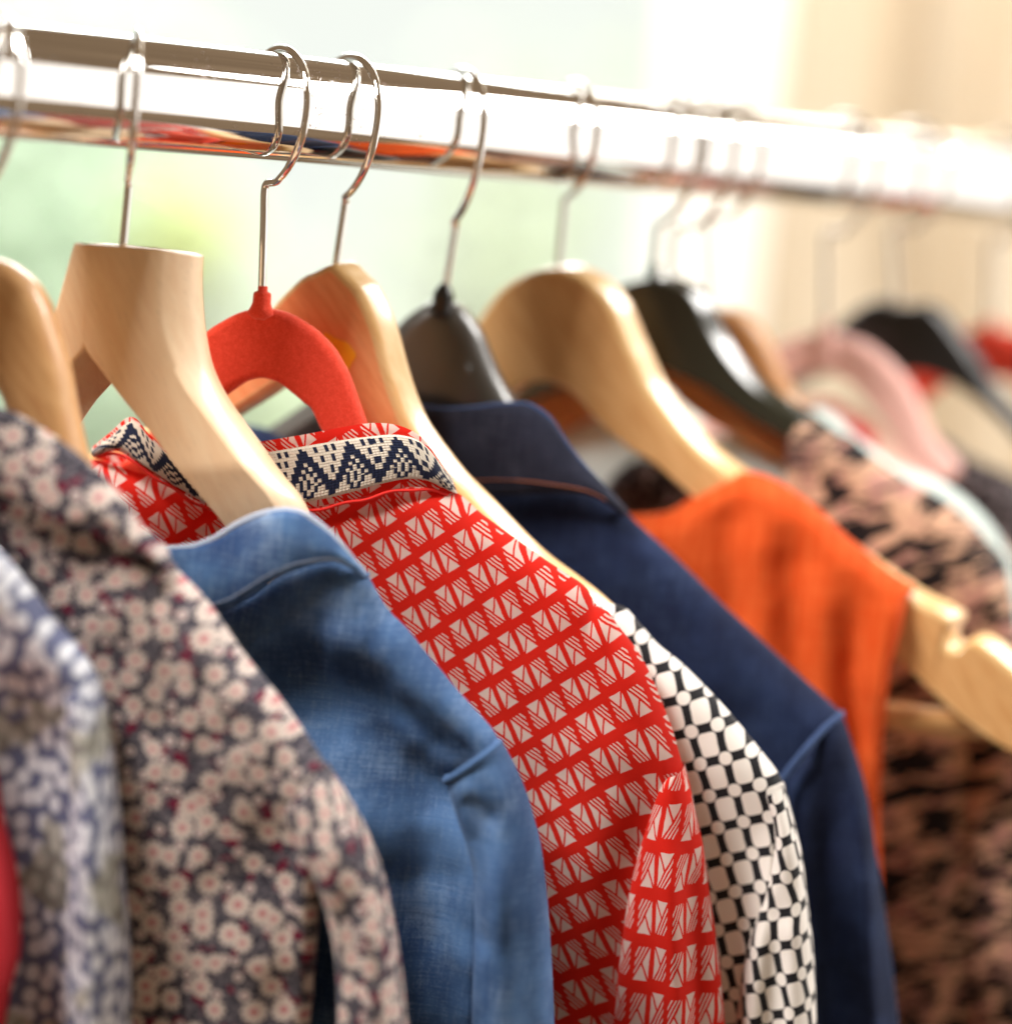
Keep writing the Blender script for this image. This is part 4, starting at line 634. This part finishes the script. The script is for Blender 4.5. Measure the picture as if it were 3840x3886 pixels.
# E : the red print shirt in focus
def uvE(a, z):
    t = max(0., a - (144. + max(0., z + 300.) * .25)); dr = t * t / 90. if t < 45 else t - 22.5
    return (a + .54 * (z + 200.), z - .80 * (a - 105. - dr))
def uvES(a, z): return (-a * 1.05, z * .97 - .06 * a)
gE = frame('E', 'red_print_shirt'); tag(gE, 'red shirt with white triangle print and a navy and cream woven collar band', 'shirt')
body('E', M_TRI, gE, Tf=11, rf=12, folds=FO('E'), seed=9., amp=1.2, bulge=1, nc=220, nr=170, uvf=uvE, side=4)
sleeve('E', M_TRI, gE, Ta=13, Tz=19, folds=FO('E', 'sfolds'), seed=10., amp=1.2, ns=150, nm=110, uvf=uvES); sleeve('E', M_TRI, gE, 'L', Ta=13, Tz=19, seed=10., uvf=uvES)
collar('collar', 'E', 'collar', M_TRI, gE, Nf=15, Nb=15, drop=38, thick=1.4, uvf=uvE, nc=150)
collar('woven_band', 'E', 'band', M_BAND, gE, Nf=15, proud=1.5, thick=1.0, band=True, nc=220, nr=14, back=False, curve=1.6, amp=.3)
q = catmull(T['E']['collar']['bot'], 110)
link('neck_seam', tube_mesh([Vector((p.x, -(15 * (1 - abs(2 * i / 109 - 1) ** 3) ** .5 + .4), p.y - 1.2 + .5 * sin(i * .5))) / 1000 for i, p in enumerate(q)][2:-2], .0007, 8), plain('red_cotton_seam', RED, rough=.8), gE)
gF = frame('F', 'check_blouse'); tag(gF, 'black and white rounded check blouse peeping out between the red shirt and the navy jacket', 'blouse')
body('F', M_CHK, gF, Tf=9, rf=13, folds=FO('F'), seed=11., amp=1.2, bulge=6, nc=180, nr=120, side=4)
sleeve('F', M_CHK, gF, Ta=11, Tz=15, folds=FO('F', 'sfolds'), seed=12., amp=1.2, ns=130, nm=90); sleeve('F', M_CHK, gF, 'L', Ta=11, Tz=15, seed=12.)
gG = frame('G', 'denim_jacket'); tag(gG, 'dark navy denim jacket with turned-down collar and orange stitching', 'jacket')
body('G', M_NAV, gG, Tf=13, rf=15, folds=FO('G'), seed=13., amp=1.6, bulge=-3, side=3)
sleeve('G', M_NAV, gG, Ta=15, Tz=23, folds=FO('G', 'sfolds'), seed=14., amp=1.4, ns=130, nm=90); sleeve('G', M_NAV, gG, 'L', Ta=15, Tz=23, seed=14.)
collar('collar', 'G', 'collar', M_NAVC, gG, Nf=18, Nb=14, flare=4, curve=2.5, thick=2.6, drop=30, amp=.8, pw=5)
collar_edge('G', 18, 5, 1.1, M_NAVL, gG)
cord_line('armhole_seam', T['G']['seam'], lambda w: 2 + 20 * min(1., w * 3) ** .5, 1.8, M_NAVL, gG)
tp, bt = catmull(T['G']['collar']['top'], 110), catmull(T['G']['collar']['bot'], 110)
bm = bmesh.new(); M_STI = plain('orange_thread', (.30, .10, .05), rough=.7)
for j in range(30, 100):
    for h in (0., .5):
        x = 2 * (j + h) / 109 - 1; w = .83; q = tp[j].lerp(bt[j], w); q2 = tp[j + 1].lerp(bt[j + 1], w); q = q.lerp(q2, h); n_ = 18 * (1 - abs(x) ** 5) ** .5 + 4 * w + 2.5 * sin(pi * w) + 1.7
        d = (q2 - q).normalized() * .55
        mt = Matrix.Translation((q.x / 1000, -n_ / 1000, q.y / 1000)) @ Matrix.Rotation(-math.atan2(d.y, d.x), 4, 'Y') @ Matrix.Diagonal((.0011, .0006, .0005, 1))
        bmesh.ops.create_cube(bm, size=1., matrix=mt)
me = bpy.data.meshes.new('stitching'); bm.to_mesh(me); bm.free(); o = link('stitching', me, M_STI, gG, False); o['kind'] = 'stuff'
gH = frame('H', 'orange_top'); tag(gH, 'sleeveless orange linen top on the light oak hanger', 'top')
body('H', M_ORG, gH, Tf=17, Tb=9, rf=14, folds=FO('H'), seed=15., amp=1.3, bulge=5, nc=190, nr=120, side=6, arm=T['H']['arm'])
gI2 = frame('I2', 'speckled_knit'); tag(gI2, 'black and white speckled knit glimpsed left of the orange top', 'knit top')
body('I2', M_SPK, gI2, seed=16., nc=80, nr=50, side=10, ridge=[p for p in T['I2']['gl'] if p[0] > -5] + T['I2']['g']['ridge'][2:], left=[p for p in T['I2']['gl'] if p[0] < -5][::-1])
gI = frame('I', 'brush_print_blouse'); tag(gI, 'pink-brown blouse with black brush print behind the orange top', 'blouse')
body('I', M_LEO, gI, Tf=12, folds=FO('I'), seed=17., bulge=6, amp=1.5); sleeve('I', M_LEO, gI, Ta=12, Tz=20, seed=18.)
gJ = frame('J', 'mint_top'); tag(gJ, 'pale mint top showing only its shoulder edge behind the brush print blouse', 'top')
body('J', M_MINT, gJ, seed=19., nc=110, nr=60); sleeve('J', M_MINT, gJ, Ta=12, Tz=20, seed=20.)
gK = frame('K', 'pink_red_blouse'); tag(gK, 'blurred pink and red blouse on the pale pink hanger', 'blouse')
body('K', M_PINKG, gK, seed=21., nc=80, nr=50)
gL = frame('L', 'dark_knit'); tag(gL, 'blurred dark speckled knit on the shiny black hanger', 'knit top')
body('L', M_SPK, gL, seed=22., nc=80, nr=50)
